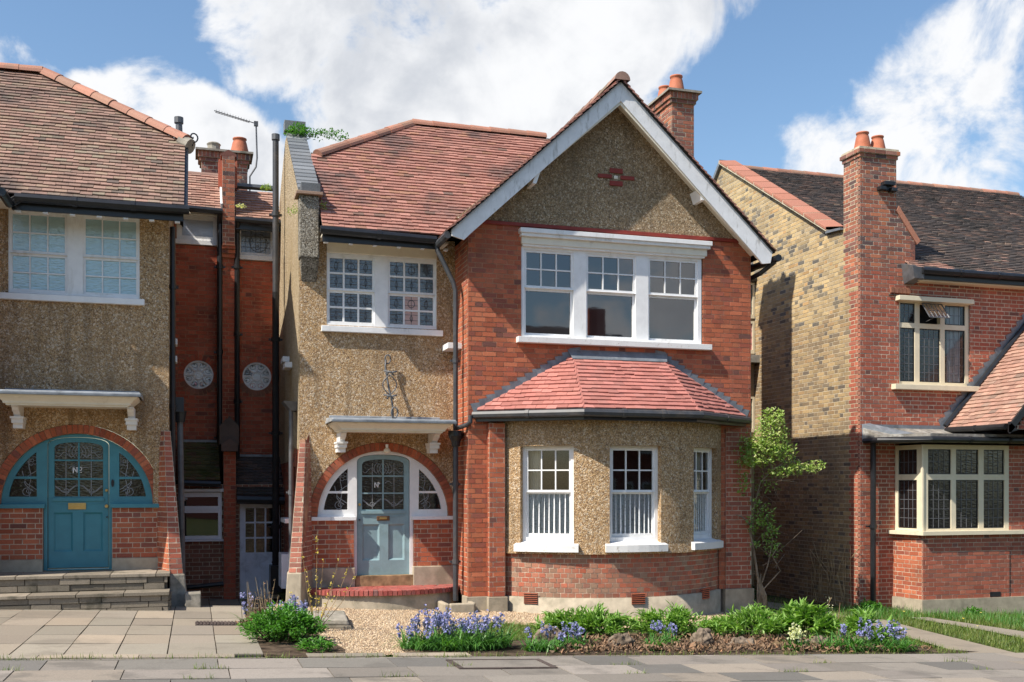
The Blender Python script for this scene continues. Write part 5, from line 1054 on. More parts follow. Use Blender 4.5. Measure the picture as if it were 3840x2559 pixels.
for k, (o, za, zb_, bd) in enumerate(((.02, 7.80, 7.87, 'running'), (.05, 7.87, 7.945, 'running'))):
    mo_ = MB().box(XR-o+.01, 8.20+o-.01, YR-o+.01, 1.22+o-.01, za, zb_).build('chimney_core', 'mortar_pale', GH)
    brickwork(GH, 'chimney_cap', Front(YR-o), XR-o, 8.20+o, za, zb_, [], 'brick_chimney', 'mortar_pale', bond=bd, course=.07, vis=.8); brickwork(GH, 'chimney_cap', Left(XR-o), YR-o+.052, 1.22+o, za, zb_, [], 'brick_chimney', 'mortar_pale', bond=bd, course=.07, vis=.8)
box_obj(GH, 'chimney_crown', 'mortar_pale', XR-.03, 8.23, YR-.03, 1.25, 7.945, 7.985)
pot(GH, 7.66, .97, 7.985, .34, .125); pot(GH, 7.98, .97, 7.985, .30, .12)
mb = MB(); mb.hexa([(8.19, YR-.02, 6.88), (8.63, YR-.02, 6.30), (8.63, 1.3, 6.30), (8.19, 1.3, 6.88)], [(8.22, YR-.05, 6.96), (8.68, YR-.05, 6.36), (8.68, 1.3, 6.36), (8.22, 1.3, 6.96)]); mb.build('shoulder_tile', 'tile_clay', GH); mb = MB(); slab(mb, Right(8.60), [(YR, 5.6), (YR, 6.34), (1.5, 6.34), (1.5, 5.6)], (), 0, -.1); mb.build('shoulder_side', 'brick_chimney', GH)
mb = MB(); mb.box(7.86, 8.08, YR-.13, YR-.0, 7.30, 7.37).box(7.78, 7.90, YR-.12, YR-.0, 7.21, 7.28).box(8.02, 8.14, YR-.12, YR-.0, 7.20, 7.27).box(7.88, 8.04, YR-.05, YR, 7.22, 7.31); mb.build('chimney_bracket', 'black_paint', GH, bevel=.01)
# coping
for k in range(11):
    t0, t1 = k/11, (k+1)/11; y0, y1 = 1.66+4.20*t0, 1.66+4.20*t1-.035; z0, z1 = 6.70+2.50*t0, 6.70+2.50*t1-.02
    mb = MB(); mb.hexa([(7.34, y0, z0), (7.74, y0, z0), (7.74, y1, z1), (7.34, y1, z1)], [(7.34, y0, z0+.06), (7.74, y0, z0+.10), (7.74, y1, z1+.10), (7.34, y1, z1+.06)]); mb.build('coping_tile', 'coping_red', GH, bevel=.006)
mb = MB(); mb.hexa([(7.35, 1.66, 6.67), (7.73, 1.66, 6.67), (7.73, 5.88, 9.18), (7.35, 5.88, 9.18)], [(7.352, 1.66, 6.755), (7.728, 1.66, 6.79), (7.728, 5.88, 9.29), (7.352, 5.88, 9.255)]); mb.build('coping_bed', 'mortar_pale', GH)
mb = MB(); mb.hexa([(7.36, 1.22, 6.60), (7.75, 1.22, 6.60), (7.75, 1.70, 6.64), (7.36, 1.70, 6.64)], [(7.36, 1.22, 6.64), (7.75, 1.22, 6.64), (7.75, 1.70, 6.69), (7.36, 1.70, 6.69)]); mb.hexa([(7.36, 5.86, 9.16), (7.74, 5.86, 9.16), (7.74, 7.6, 7.55), (7.36, 7.6, 7.55)], [(7.36, 5.86, 9.27), (7.74, 5.86, 9.27), (7.74, 7.6, 7.62), (7.36, 7.6, 7.62)]); mb.build('coping_lead', 'lead', GH)
rr_ = math.atan(.62); crr, srr = cos(rr_), sin(rr_)
def dark_or_red(u, s): return 'tile_porch' if (s < .35 and u < 9.6-s*2 and random.random() < .7) else ('tile_dark' if random.random() > .06 else 'tile_left')
tiles(GH, 'roof', (0, .46, 5.80), (1, 0, 0), (0, crr, srr), lambda s: [((8.38 if s < 1.35 else 7.7), 15.5)], 6.28, 'tile_dark', vis=1., matfn=dark_or_red)
mb = MB(); mb.add([(8.40, .46, 5.76), (15.5, .46, 5.76), (15.5, 5.8, 9.05), (7.6, 5.8, 9.05), (7.6, 1.25, 6.24), (8.4, 1.25, 6.24)], [(0, 1, 2, 3, 4, 5)]); mb.add([(7.6, 10.5, 5.8), (15.5, 10.5, 5.8), (15.5, 5.8, 9.05), (7.6, 5.8, 9.05)], [(0, 1, 2, 3)]); mb.build('roof_boarding', 'roof_felt_dark', GH)
ridge(GH, [(7.7, 5.8, 9.10), (15.5, 5.8, 9.10)], r=.11)
gutter(GH, [(8.50, .40, 5.76), (13.5, .40, 5.76)], .06); box_obj(GH, 'fascia', 'black_paint', 8.50, 13.5, .46, .50, 5.62, 5.76); box_obj(GH, 'soffit', 'cream_paint', 8.5, 13.5, .50, .74, 5.60, 5.63)
mb = MB(); mb.hexa([(8.36, .42, 5.62), (8.56, .42, 5.62), (8.56, .76, 5.56), (8.36, .76, 5.56)], [(8.30, .40, 5.84), (8.56, .40, 5.80), (8.56, .76, 5.95), (8.30, .76, 5.95)]); mb.build('eaves_kneeler', 'grey_iron', GH)
for k in range(5): mb = MB().box(8.06+k*.085, 8.13+k*.085, YR-.045, YR, 5.39, 5.49).build('string_brick', 'brick_dark', GH)
box_obj(GH, 'string_course', 'mortar_dark', 8.03, 9.45, YR-.03, YR, 5.345, 5.365)
# cream windows with leaded lights
def leaded(w, S, a, b, c, d, nc, nr, dd=-.035, mat='came_grey', tilt=None):
    lm = MB()
    for i in range(1, nc): strip(lm, S, [(a+(b-a)*i/nc, c), (a+(b-a)*i/nc, d)], .007, dd, dd-.005)
    for j in range(1, nr): strip(lm, S, [(a, c+(d-c)*j/nr), (b, c+(d-c)*j/nr)], .007, dd, dd-.005)
    return lm.build('leading', mat, w)
S = Front(YR)
LT = [(8.30, 8.62), (8.72, 9.17), (9.27, 9.72)]
lights = [(a, b, 3.80, 4.78, 1, 1, -.02) for a, b in LT]+[(a, b, 4.87, 5.23, 1, 1, -.02) for i, (a, b) in enumerate(LT) if i != 1]
UW = window(GH, S, 8.26, 9.80, 3.74, 5.27, lights+[], 'cream_paint', 'glass_thin', frame_d=-.03, stile=.018, sash_mat='black_paint', glassfn=lambda li, i, j: 'glass_thin' if li in (2, 4) else 'glass_dark', label='cream upper window with leaded lights and one casement propped open') if 0 else None
mb = MB(); slab(mb, S, R4(8.26, 9.80, 3.74, 5.27), [R4(a, b, 3.80, 4.78) for a, b in LT]+[R4(a, b, 4.87, 5.23) for a, b in LT], -.03, -.12); UW = mb.build('window', 'cream_paint', GH, bevel=.006, label='cream upper window with leaded lights and one casement propped open')
def casement(w, S, a, b, c, d, nc, nr, glass, fd=-.05, frame='black_paint'):
    sm = MB(); slab(sm, S, R4(a, b, c, d), [R4(a+.018, b-.018, c+.018, d-.018)], fd, fd-.025); sm.build('casement', frame, w)
    g = MB(); g.add([S.pt(a+.01, c+.01, fd-.012), S.pt(b-.01, c+.01, fd-.012), S.pt(b-.01, d-.01, fd-.010), S.pt(a+.01, d-.01, fd-.010)], [(0, 1, 2, 3)]); g.build('pane', glass, w)
    leaded(w, S, a+.018, b-.018, c+.018, d-.018, nc, nr, fd-.004)
for i, (a, b) in enumerate(LT):
    casement(UW, S, a, b, 3.80, 4.78, 3 if i == 0 else 4, 6, 'glass_thin' if i == 2 else 'glass_dark')
    if i != 1: casement(UW, S, a, b, 4.87, 5.23, 3 if i == 0 else 4, 2, 'glass_thin' if i == 2 else 'glass_dark')
mb = MB(); T = radians(38); a, b = 8.73, 9.16; L_ = .36
def tp(u, v, e=0): return (u, YR-.02-v*sin(T)-e*cos(T), 5.23-v*cos(T)-e*sin(T)*0)
mb.add([tp(a, 0), tp(b, 0), tp(b, L_), tp(a, L_)], [(0, 1, 2, 3)]); mb.build('open_pane', 'glass_leaded', UW)
mb = MB()
for (p, q) in (((a, 0), (b, 0)), ((a, L_), (b, L_)), ((a, 0), (a, L_)), ((b, 0), (b, L_))): mb.tube([tp(*p), tp(*q)], .011, 4)
for k in range(1, 5): mb.tube([tp(a+(b-a)*k/5, 0), tp(a+(b-a)*k/5, L_)], .005, 4)
mb.tube([tp(a, L_/2), tp(b, L_/2)], .005, 4); mb.tube([tp(a+.1, L_), (a+.1, YR, 4.9)], .006, 4); mb.build('open_casement', 'grey_iron', UW)
mb = MB()
for i in range(30):
    u0, u1 = 9.40+.010*i, 9.40+.010*(i+1); f0, f1 = .02*sin(i*1.3), .02*sin(i*1.3+1.3); mb.add([(u0, .86+f0, 3.78), (u1, .86+f1, 3.78), (u1, .86+f1, 5.25), (u0, .86+f0, 5.25)], [(0, 1, 2, 3)])
mb.build('curtain', 'white_paint', UW)
box_obj(GH, 'window_lintel', 'cream_paint', 8.17, 9.79, YR-.13, YR+.02, 5.25, 5.335, .006); box_obj(GH, 'window_sill', 'cream_paint', 8.09, 9.92, YR-.12, YR+.02, 3.64, 3.735, .006)
# ground floor bay and its flat roof
SB = Front(0.); SS = Ruled((8.13, .72), (8.20, 0), -.4, (8.13, .72), (8.20, 0), 3)
brickwork(GH, 'bay_wall', SB, 8.20, 10.05, -.10, 1.04, [], 'brick_deep', 'mortar', vis=1.4); brickwork(GH, 'bay_wall', SS, 0, .70, -.10, 1.04, [], 'brick_orange', 'mortar', vis=1.)
brickwork(GH, 'porch_wall', Front(.02), 10.05, 13, -.10, 2.62, [], 'brick_deep', 'mortar', vis=.8)
mb = MB(); mb.box(8.17, 13, -.03, .2, -.6, -.10); mb.hexa([(8.10, .74, -.6), (8.166, -.026, -.6), (8.169, -.026, -.6), (8.3, .74, -.6)], [(8.10, .74, -.103), (8.166, -.026, -.103), (8.169, -.026, -.103), (8.3, .74, -.103)]); mb.box(XR-.02, 8.2, .69, .8, -.6, -.36); mb.build('plinth', 'concrete', GH)
FL = [(8.325, 8.81), (8.912, 9.395), (9.505, 9.956)]
mb = MB(); slab(mb, SB, R4(8.215, 10.05, 1.10, 2.62), [R4(a, b, 1.14, 2.0) for a, b in FL]+[R4(a, b, 2.10, 2.54) for a, b in FL], -.02, -.12); BW = mb.build('window', 'cream_paint', GH, bevel=.006, label='cream bay window with leaded lights on the ground floor')
for i, (a, b) in enumerate(FL): casement(BW, SB, a, b, 1.14, 2.0, 4, 5, 'glass_dark', -.04); casement(BW, SB, a, b, 2.10, 2.54, 4, 2, 'glass_dark', -.04)
mb = MB(); slab(mb, SS, R4(.03, .705, 1.10, 2.62), [R4(.10, .56, 1.14, 2.0), R4(.10, .56, 2.10, 2.54)], -.02, -.12); mb.box(8.19, 8.235, .0, .05, 1.10, 2.62); BW2 = mb.build('window', 'cream_paint', GH, bevel=.006)
casement(BW2, SS, .10, .56, 1.14, 2.0, 4, 5, 'glass_dark', -.04); casement(BW2, SS, .10, .56, 2.10, 2.54, 4, 2, 'glass_dark', -.04)
mb = MB(); mb.box(8.14, 10.35, -.09, .03, 1.03, 1.10); mb.hexa([(8.02, .72, 1.03), (8.135, -.087, 1.03), (8.139, -.087, 1.03), (8.3, .72, 1.03)], [(8.02, .72, 1.097), (8.135, -.087, 1.097), (8.139, -.087, 1.097), (8.3, .72, 1.097)]); mb.box(8.139, 8.3, .031, .72, 1.035, 1.094); mb.build('window_sill', 'cream_paint', GH, bevel=.005)
box_obj(GH, 'bay_dark_sheet', 'interior_dark', 8.35, 10, .3, .35, -.3, 2.6); box_obj(GH, 'vent', 'interior_dark', 9.62, 9.85, -.01, .01, -.09, .0)  # dark sheet in the bay stands in for its shaded room
bpx = [(7.46, .70), (7.50, .30), (8.12, -.30), (13, -.30), (13, .72)]
mb = MB(); mb.add([(x, y, 2.66) for x, y in bpx]+[(x, y, 2.80 if i in (1, 2, 3) else 2.94) for i, (x, y) in enumerate(bpx)], [(0, 1, 2, 3, 4), (5, 6, 7, 8, 9), (0, 1, 6, 5), (1, 2, 7, 6), (2, 3, 8, 7)]); mb.build('flat_roof', 'felt_roof', GH)
gutter(GH, [(7.48, .66, 2.70), (7.48, .26, 2.70), (8.10, -.34, 2.70), (13, -.34, 2.70)], .05, 'black_paint')
mb = MB(); mb.box(7.50, 9.3, YR-.03, YR, 2.88, 3.0); mb.hexa([(7.45, .69, 2.74), (7.9, .2, 2.74), (8.2, .2, 2.74), (7.6, .69, 2.8)], [(7.45, .69, 3.0), (7.9, .2, 2.80), (8.2, .2, 2.82), (7.6, .69, 3.02)]); mb.build('roof_flashing', 'lead', GH)
pipe(GH, [(7.62, .60, 2.66), (7.62, .60, -.32)], .05, 'black_paint', 1.5)
# gabled porch
pc, ps_ = cos(radians(47)), sin(radians(47))
tiles(GH, 'porch_roof', (9.24, YR, 2.93), (0, -1, 0), (pc, 0, ps_), lambda s: [(0.03, 1.62)], 3.0, 'tile_porch', vis=1.2)
mb = MB(); mb.add([(9.24, YR, 2.90), (9.24, -.9, 2.90), (11.3, -.9, 5.1), (11.3, YR, 5.1)], [(0, 1, 2, 3)]); mb.add([(13.4, YR, 2.90), (13.4, -.9, 2.90), (11.3, -.9, 5.1), (11.3, YR, 5.1)], [(0, 1, 2, 3)]); mb.build('roof_boarding', 'roof_felt_dark', GH)
mb = MB(); 
for k in range(16):
    f0 = k/16; x = 9.16+2.0*f0; z = 2.98+2.145*f0; mb.add([(x, YR-.01, z-.02), (x+.15, YR-.01, z+.13), (x+.10, YR-.013, z+.20), (x-.07, YR-.013, z+.13)], [(0, 1, 2, 3)])
mb.build('stepped_flashing', 'lead', GH); MB().tube([(9.22, YR-.05, 2.99), (11.3, YR-.05, 5.22)], .055, 8).build('roof_roll', 'black_paint', GH)
gutter(GH, [(9.20, .62, 2.92), (9.20, -.85, 2.90)], .05)
mb = MB(); mb.hexa([(9.20, -.96, 2.80), (9.36, -.96, 2.84), (9.36, -.90, 2.84), (9.20, -.90, 2.80)], [(9.20, -.96, 2.98), (9.2, -.96, 2.98), (9.2, -.9, 2.98), (9.20, -.90, 2.98)]); mb.hexa([(9.20, -.96, 2.78), (11.3, -.96, 5.03), (11.3, -.92, 5.03), (9.20, -.92, 2.78)], [(9.20, -.96, 2.93), (11.3, -.96, 5.18), (11.3, -.92, 5.18), (9.20, -.92, 2.93)]); mb.build('porch_bargeboard', 'black_paint', GH)
brickwork(GH, 'porch_gable', Front(-.84), lambda z: 9.42+(z-2.86)/1.07, 13, 2.86, 4.9, [], 'brick_deep', 'mortar', vis=.8)
# far rear wing in the gap, with its leaded stair window
mb = MB(); mb.box(6.7, 7.42, 4.42, 7.4, -.3, 3.05).box(6.7, 7.42, 4.42, 7.4, 4.62, 4.72).box(6.7, 7.42, 4.42, 7.4, 5.40, 5.48); mb.box(6.7, 7.42, 4.42, 7.4, 3.80, 4.62); mb.box(6.69, 6.84, 4.425, 7.39, 3.05, 6.2); mb.box(7.38, 7.42, 4.425, 7.39, 3.05, 6.2); mb.build('rear_bay', 'brick_yellow', GH); MB().box(6.85, 7.37, 4.6, 4.65, 3.05, 6.2).build('stair_dark_sheet', 'interior_dark', GH)  # last box is a dark sheet in place of the stairwell's shade
for z0, z1, gl in ((5.50, 6.20, 'glass_leaded'), (4.75, 5.38, 'glass_red'), (3.08, 3.78, 'glass_dark')):
    rb = MB(); slab(rb, Front(4.40), R4(6.7, 7.42, z0-.04, z1+.02), [R4(6.85, 7.37, z0+.04, z1-.03)], 0, -.06); w_ = rb.build('window', 'cream_paint', GH); g = MB(); g.add([(6.84, 4.43, z0), (7.38, 4.43, z0), (7.38, 4.43, z1), (6.84, 4.43, z1)], [(0, 1, 2, 3)]); g.build('pane', gl, w_); leaded(w_, Front(4.42), 6.85, 7.37, z0+.04, z1-.03, 4, 4, 0)
box_obj(GH, 'window_sill', 'cement', 6.7, 7.50, 4.2, 4.42, 4.50, 4.66); gutter(GH, [(6.7, 4.36, 6.28), (7.42, 4.36, 6.28)], .06); box_obj(GH, 'rear_bay_top', 'roof_felt_dark', 6.7, 7.42, 4.42, 7.4, 6.20, 6.32)
mb = MB().box(16.2, 17.4, 7.9, 8.4, 5, 9.2); st_ = mb.build('rear_chimney', 'brick_chimney', GH); pot(st_, 16.55, 8.1, 9.2, .32, .15); pot(st_, 17.0, 8.1, 9.2, .30, .15)
MB().tube([(5.9, 4.8, 6), (5.9, 4.8, 8.15)], .06, 10).build('soil_pipe', 'grey_iron', GH) if 0 else None
pipe(MH, [(4.95, 5.2, 6.0), (4.95, 5.2, 8.35)], .06, 'black_paint', 9)

# ------------------------------------------------------------------ aerial on the chimney
ae = thing('television_aerial', 'thin television aerial on a bent mast beside the rear chimney', 'aerial', (-2.9, 5.95, 7.4))
mb = MB().tube([(-2.94, 5.93, 7.5), (-2.94, 5.9, 8.02), (-2.82, 5.9, 8.22), (-2.80, 5.9, 8.4), (-2.82, 5.9, 9.10)], .016, 8); mb.build('mast', 'grey_iron', ae)
mb = MB().tube([(-3.62, 5.8, 9.22), (-2.78, 5.9, 9.07)], .009, 6).tube([(-3.60, 5.8, 9.19), (-2.95, 5.88, 9.08)], .006, 6)
for k in range(13): f_ = k/13; c_ = Vector((-3.58, 5.81, 9.215)).lerp(Vector((-2.9, 5.88, 9.09)), f_); mb.tube([c_+Vector((0, -.10, 0)), c_+Vector((0, .10, 0))], .004, 4)
mb.box(-2.86, -2.78, 5.87, 5.93, 9.03, 9.12); mb.build('boom', 'grey_iron', ae)

# ------------------------------------------------------------------ plants
def leaf(mb, p, d, up, ln, w, fold=.25, r=None):
    d = d.normalized(); s = d.cross(up); s = s.normalized() if s.length > 1e-4 else d.orthogonal().normalized(); n = s.cross(d)
    m = p+d*ln*.45; t = p+d*ln-n*ln*.08
    mb.add([tuple(p), tuple(m+s*w/2+n*w*fold), tuple(t), tuple(m-s*w/2+n*w*fold)], [(0, 1, 2), (0, 2, 3)], random.random() if r is None else r)
def blade(mb, p, d, ln, w, droop, r=None):
    d = Vector(d).normalized(); h = Vector((d.x, d.y, 0)); h = h.normalized() if h.length > 1e-4 else Vector((1, 0, 0)); s = Vector((-h.y, h.x, 0)); q = Vector(p); vs = []
    dirv = d.copy(); n = 4
    for i in range(n+1):
        ww = w*(1-(i/n)**1.6)/2+.0006; vs += [tuple(q-s*ww), tuple(q+s*ww)]; q = q+dirv*ln/n; dirv = (dirv+Vector((0, 0, -droop))).normalized()
    mb.add(vs, [(2*i, 2*i+1, 2*i+3, 2*i+2) for i in range(n)], random.random() if r is None else r)
def rdir(zmin=-1.): 
    while True:
        v = Vector((random.uniform(-1, 1), random.uniform(-1, 1), random.uniform(zmin, 1)))
        if .05 < v.length < 1: return v.normalized()
def peony(x, y, rx, ry, h, n, label, name='leafy_shrub', mat='leaf_peony', lw=(.10, .030), cat='shrub', group=None, tiers=True):
    z = gz(x, y); t = thing(name, label, cat, (x, y, z), group); mb = MB(); st = MB()
    stems = max(8, int(n/38)); 
    for k in range(stems):
        a = random.uniform(0, 2*pi); r_ = sqrt(random.random()); tip = Vector((x+rx*r_*cos(a), y+ry*r_*sin(a), z+h*(1-.55*r_**2)*random.uniform(.75, 1.08))); base = Vector((x+rx*.35*r_*cos(a), y+ry*.35*r_*sin(a), z-.02))
        st.tube([base, base.lerp(tip, .5)+Vector((0, 0, .04)), tip], [.006, .005, .003], 4, caps=False)
        for q in range(int(n/stems)):
            f_ = random.uniform(.35, 1.0)**.7; c = base.lerp(tip, f_)+Vector((random.gauss(0, .028), random.gauss(0, .028), random.gauss(0, .02))); out = (c-Vector((x, y, z+h*.1))); out.z *= .6
            d = (out.normalized()*.7+rdir(-.4)*.8); leaf(mb, c, d, Vector((0, 0, 1)), lw[0]*random.uniform(.6, 1.25), lw[1]*random.uniform(.7, 1.2))
    mb.build('foliage', mat, t); st.build('stems', 'leaf_dark', t); return t
peony(.62, -3.35, .74, .42, .36, 2500, 'bushy green peony clump behind the bluebells, left one of the row', group='leafy clumps in the border')
peony(1.80, -3.25, .60, .40, .36, 2100, 'bushy green peony clump in the middle of the border behind a grey rock', group='leafy clumps in the border')
peony(2.90, -3.40, .62, .42, .37, 2100, 'bushy green peony clump below the right end of the bay', group='leafy clumps in the border')
peony(3.60, -3.50, .42, .38, .44, 1200, 'tall pale green clump of broad leaves beside the climbing shrub', lw=(.15, .05), group='leafy clumps in the border')
peony(4.10, -4.2, .36, .30, .42, 420, 'loose clump with upright leaves between the bluebell patches on the right', lw=(.15, .045), group='leafy clumps in the border')
sh = peony(-3.05, -3.55, .48, .46, .40, 3400, 'dense round bright green shrub at the corner of the forecourt', lw=(.055, .026), mat='leaf_green'); peony(-2.78, -4.45, .20, .14, .14, 380, 'small green seedling clump in front of the round shrub', lw=(.05, .024), mat='leaf_green')
def bluebells(x, y, rx, ry, nb, nf, label, h=.30, cat='flowers', group='bluebell clumps', petals='petal_blue'):
    z = gz(x, y); t = thing('bluebell_clump', label, cat, (x, y, z), group); mb = MB(); fm = MB(); sm = MB()
    for k in range(nb):
        a = random.uniform(0, 2*pi); r_ = sqrt(random.random()); p = (x+rx*r_*cos(a), y+ry*r_*sin(a), z); aa = random.uniform(0, 2*pi); blade(mb, p, (cos(aa)*.6, sin(aa)*.6-.15, 1), random.uniform(.6, 1.15)*h, random.uniform(.010, .020), random.uniform(.25, .6))
    for k in range(nf):
        a = random.uniform(0, 2*pi); r_ = sqrt(random.random()); b = Vector((x+rx*.95*r_*cos(a), y+ry*r_*sin(a)+.05, z)); hh = h*random.uniform(.75, 1.32); ln = Vector((random.gauss(0, .05), random.gauss(0, .05), hh)); tip = b+ln+Vector((random.gauss(0, .03), random.gauss(0, .03), 0))
        sm.tube([b, b+ln*.7, tip], .004, 4, caps=False)
        for q in range(13):
            c = b.lerp(tip, random.uniform(.62, 1.02)); d = rdir(-.6); d.z -= .25; c = c+d*.018
            for w_ in range(3): leaf(fm, c, d+rdir()*.7, rdir(), .034, .022, .5)
    mb.build('leaves', 'leaf_blade', t); sm.build('stems', 'leaf_dark', t); fm.build('flowers', petals, t); return t
bluebells(-1.20, -4.20, .62, .26, 1300, 48, 'large patch of bluebells over arching leaves at the edge of the gravel', .33)
bluebells(-.25, -4.45, .26, .14, 170, 4, 'low bluebell tuft with few flowers left of the small rock', .24)
bluebells(.20, -4.30, .17, .13, 150, 6, 'small bluebell tuft between the two nearest rocks', .24)
bluebells(1.05, -4.42, .12, .10, 80, 0, 'narrow tuft of strap leaves below the second peony clump', .24)
bluebells(1.42, -4.0, .14, .12, 70, 5, 'bluebell tuft between two peony clumps beside the upright rock', .27)
bluebells(3.50, -4.55, .34, .18, 330, 5, 'arching tuft of glossy strap leaves with few blue flowers', .30)
bluebells(4.15, -4.60, .30, .16, 330, 13, 'pale blue bluebell patch at the right end of the border', .26)
bluebells(2.86, -4.52, .14, .09, 100, 10, 'small clump with cream flower spikes at the front of the border', .24, petals='petal_white', group=None)
bluebells(-2.86, -2.75, .22, .16, 30, 18, 'bluebells flowering behind the round green shrub', .34)
bluebells(-3.38, -2.1, .07, .06, 12, 4, 'two purple bluebell stems among the dry stalks', .32)
# dry stalks, forsythia-like twigs
t = thing('dry_plant', 'dead brown plant with tall dry stalks in front of the garden door', 'plant', (-3.15, -2.1, .14)); mb = MB(); lf = MB()
for k in range(34):
    a = random.uniform(0, 2*pi); b = Vector((-3.17+.25*cos(a)*random.random(), -2.1+.2*sin(a)*random.random(), .12)); d = Vector((random.gauss(0, .16), random.gauss(0, .12), 1)); ln = random.uniform(.2, .66); tip = b+d.normalized()*ln; mb.tube([b, b.lerp(tip, .5)+Vector((.01, 0, 0)), tip], [.005, .004, .002], 4, caps=False)
    if k % 3 == 0:
        for q in range(5): leaf(lf, b.lerp(tip, random.uniform(.6, 1)), rdir(), rdir(), .028, .018)
for k in range(900):
    a = random.uniform(0, 2*pi); r_ = random.random(); p = Vector((-3.2+.30*r_*cos(a), -2.1+.25*r_*sin(a), .14+.24*(1-r_)*random.random())); leaf(lf, p, rdir(-.2), rdir(), random.uniform(.04, .09), random.uniform(.012, .03), .5)
mb.build('stalks', 'dry_stem', t); lf.build('dry_leaves', 'dead_leaf', t)
t = thing('budding_shrub', 'young shrub of bare upright twigs with yellow buds by the gravel', 'shrub', (-2.62, -2.6, .13)); mb = MB(); lf = MB()
for (dx, dy, ln) in ((-.16, 0, 1.0), (-.10, .05, .8), (.02, 0, 1.25), (.10, .04, .9), (.30, .02, .95), (.42, .1, .8), (-.30, .05, .5), (.2, -.05, .6), (.5, 0, .7)):
    b = Vector((-2.58, -2.6, .1)); tip = b+Vector((dx, dy, ln)); mid = b.lerp(tip, .5)+Vector((dx*.12, 0, 0)); mb.tube([b, mid, tip], [.005, .0035, .002], 5, caps=False)
    for q in range(int(ln*16)):
        c = b.lerp(tip, .25+.75*random.random()); [leaf(lf, c, rdir(), rdir(), .026, .016) for w_ in range(2)]
mb.build('twigs', 'twig', t); lf.build('buds', 'petal_yellow', t)
# climbing shrub at the right corner of the house
t = thing('climbing_shrub', 'climbing shrub with bright young leaves and woody trunk at the house corner', 'shrub', (4.95, -.25, -.2)); tr = MB(); lf = MB(); ld = MB()
def branch(pts, r0, r1): n = len(pts); tr.tube(pts, [r0+(r1-r0)*i/(n-1) for i in range(n)], 6, caps=False)
for k in range(6): branch([(4.86+.04*k, -.22+.05*(k % 3), -.25), (4.84+.03*k, -.20, .1), (4.86+random.uniform(-.05, .05), -.18, .45)], .020, .012)
branch([(4.86, -.2, .3), (4.80, -.16, .8), (4.74, -.12, 1.15), (4.82, -.12, 1.55), (4.92, -.15, 1.95), (5.1, -.2, 2.15)], .019, .010)
branch([(4.80, -.14, 1.2), (4.62, -.1, 1.38), (4.50, -.1, 1.42)], .018, .008); branch([(4.92, -.2, .3), (5.0, -.25, .6), (5.12, -.2, 1.0), (5.0, -.2, 1.4)], .012, .006)
branch([(4.95, -.2, .2), (5.2, -.3, .5), (5.05, -.3, .75), (5.2, -.3, .95)], .012, .006); branch([(4.98, -.15, 1.98), (5.2, -.2, 2.0), (5.55, -.25, 1.95)], .012, .004)
branch([(5.1, -.2, 2.15), (5.35, -.25, 2.3), (5.9, -.25, 2.25)], .014, .004); branch([(5.1, -.2, 2.15), (5.0, -.2, 2.5), (5.1, -.2, 2.95)], .014, .004); branch([(5.0, -.2, 2.3), (4.7, -.2, 2.45)], .01, .004)
for k in range(34):
    b = Vector((random.uniform(4.75, 5.3), -.2, random.uniform(.1, 2.4))); branch([b, b+Vector((random.gauss(0, .10), random.gauss(0, .08), random.uniform(.0, .25))), b+Vector((random.gauss(.05, .2), random.gauss(0, .1), random.uniform(-.1, .4)))], .004, .002)
blobs = [(4.88, 2.42, .30, .24, 520), (5.08, 2.72, .30, .30, 560), (5.28, 2.45, .24, .20, 380), (5.08, 3.02, .20, .16, 230), (4.76, 2.58, .20, .14, 170), (5.55, 2.18, .30, .12, 220), (5.88, 2.22, .18, .10, 110), (4.66, 2.28, .18, .10, 150), (5.2, 2.12, .25, .10, 160)]
for (bx, bz, rx_, rz_, n) in blobs:
    for k in range(n):
        v = rdir()*random.random()**.33; c = Vector((bx+rx_*v.x, -.22+.26*v.y, bz+rz_*v.z)); leaf(lf, c, rdir(-.5)+Vector((0, -.4, .1)), Vector((0, -.5, 1)), random.uniform(.04, .075), random.uniform(.024, .042), .2)
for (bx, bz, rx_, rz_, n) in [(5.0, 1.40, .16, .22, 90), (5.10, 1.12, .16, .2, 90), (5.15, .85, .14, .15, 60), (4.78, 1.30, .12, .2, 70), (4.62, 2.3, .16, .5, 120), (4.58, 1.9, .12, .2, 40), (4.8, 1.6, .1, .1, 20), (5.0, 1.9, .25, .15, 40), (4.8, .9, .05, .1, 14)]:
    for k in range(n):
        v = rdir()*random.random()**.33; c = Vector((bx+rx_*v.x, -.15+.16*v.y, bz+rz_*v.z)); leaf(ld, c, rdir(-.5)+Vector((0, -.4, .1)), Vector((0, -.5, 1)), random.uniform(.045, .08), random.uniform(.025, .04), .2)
tr.build('branches', 'bark', t); lf.build('foliage', 'leaf_bright', t); ld.build('shaded_foliage', 'leaf_peony', t)
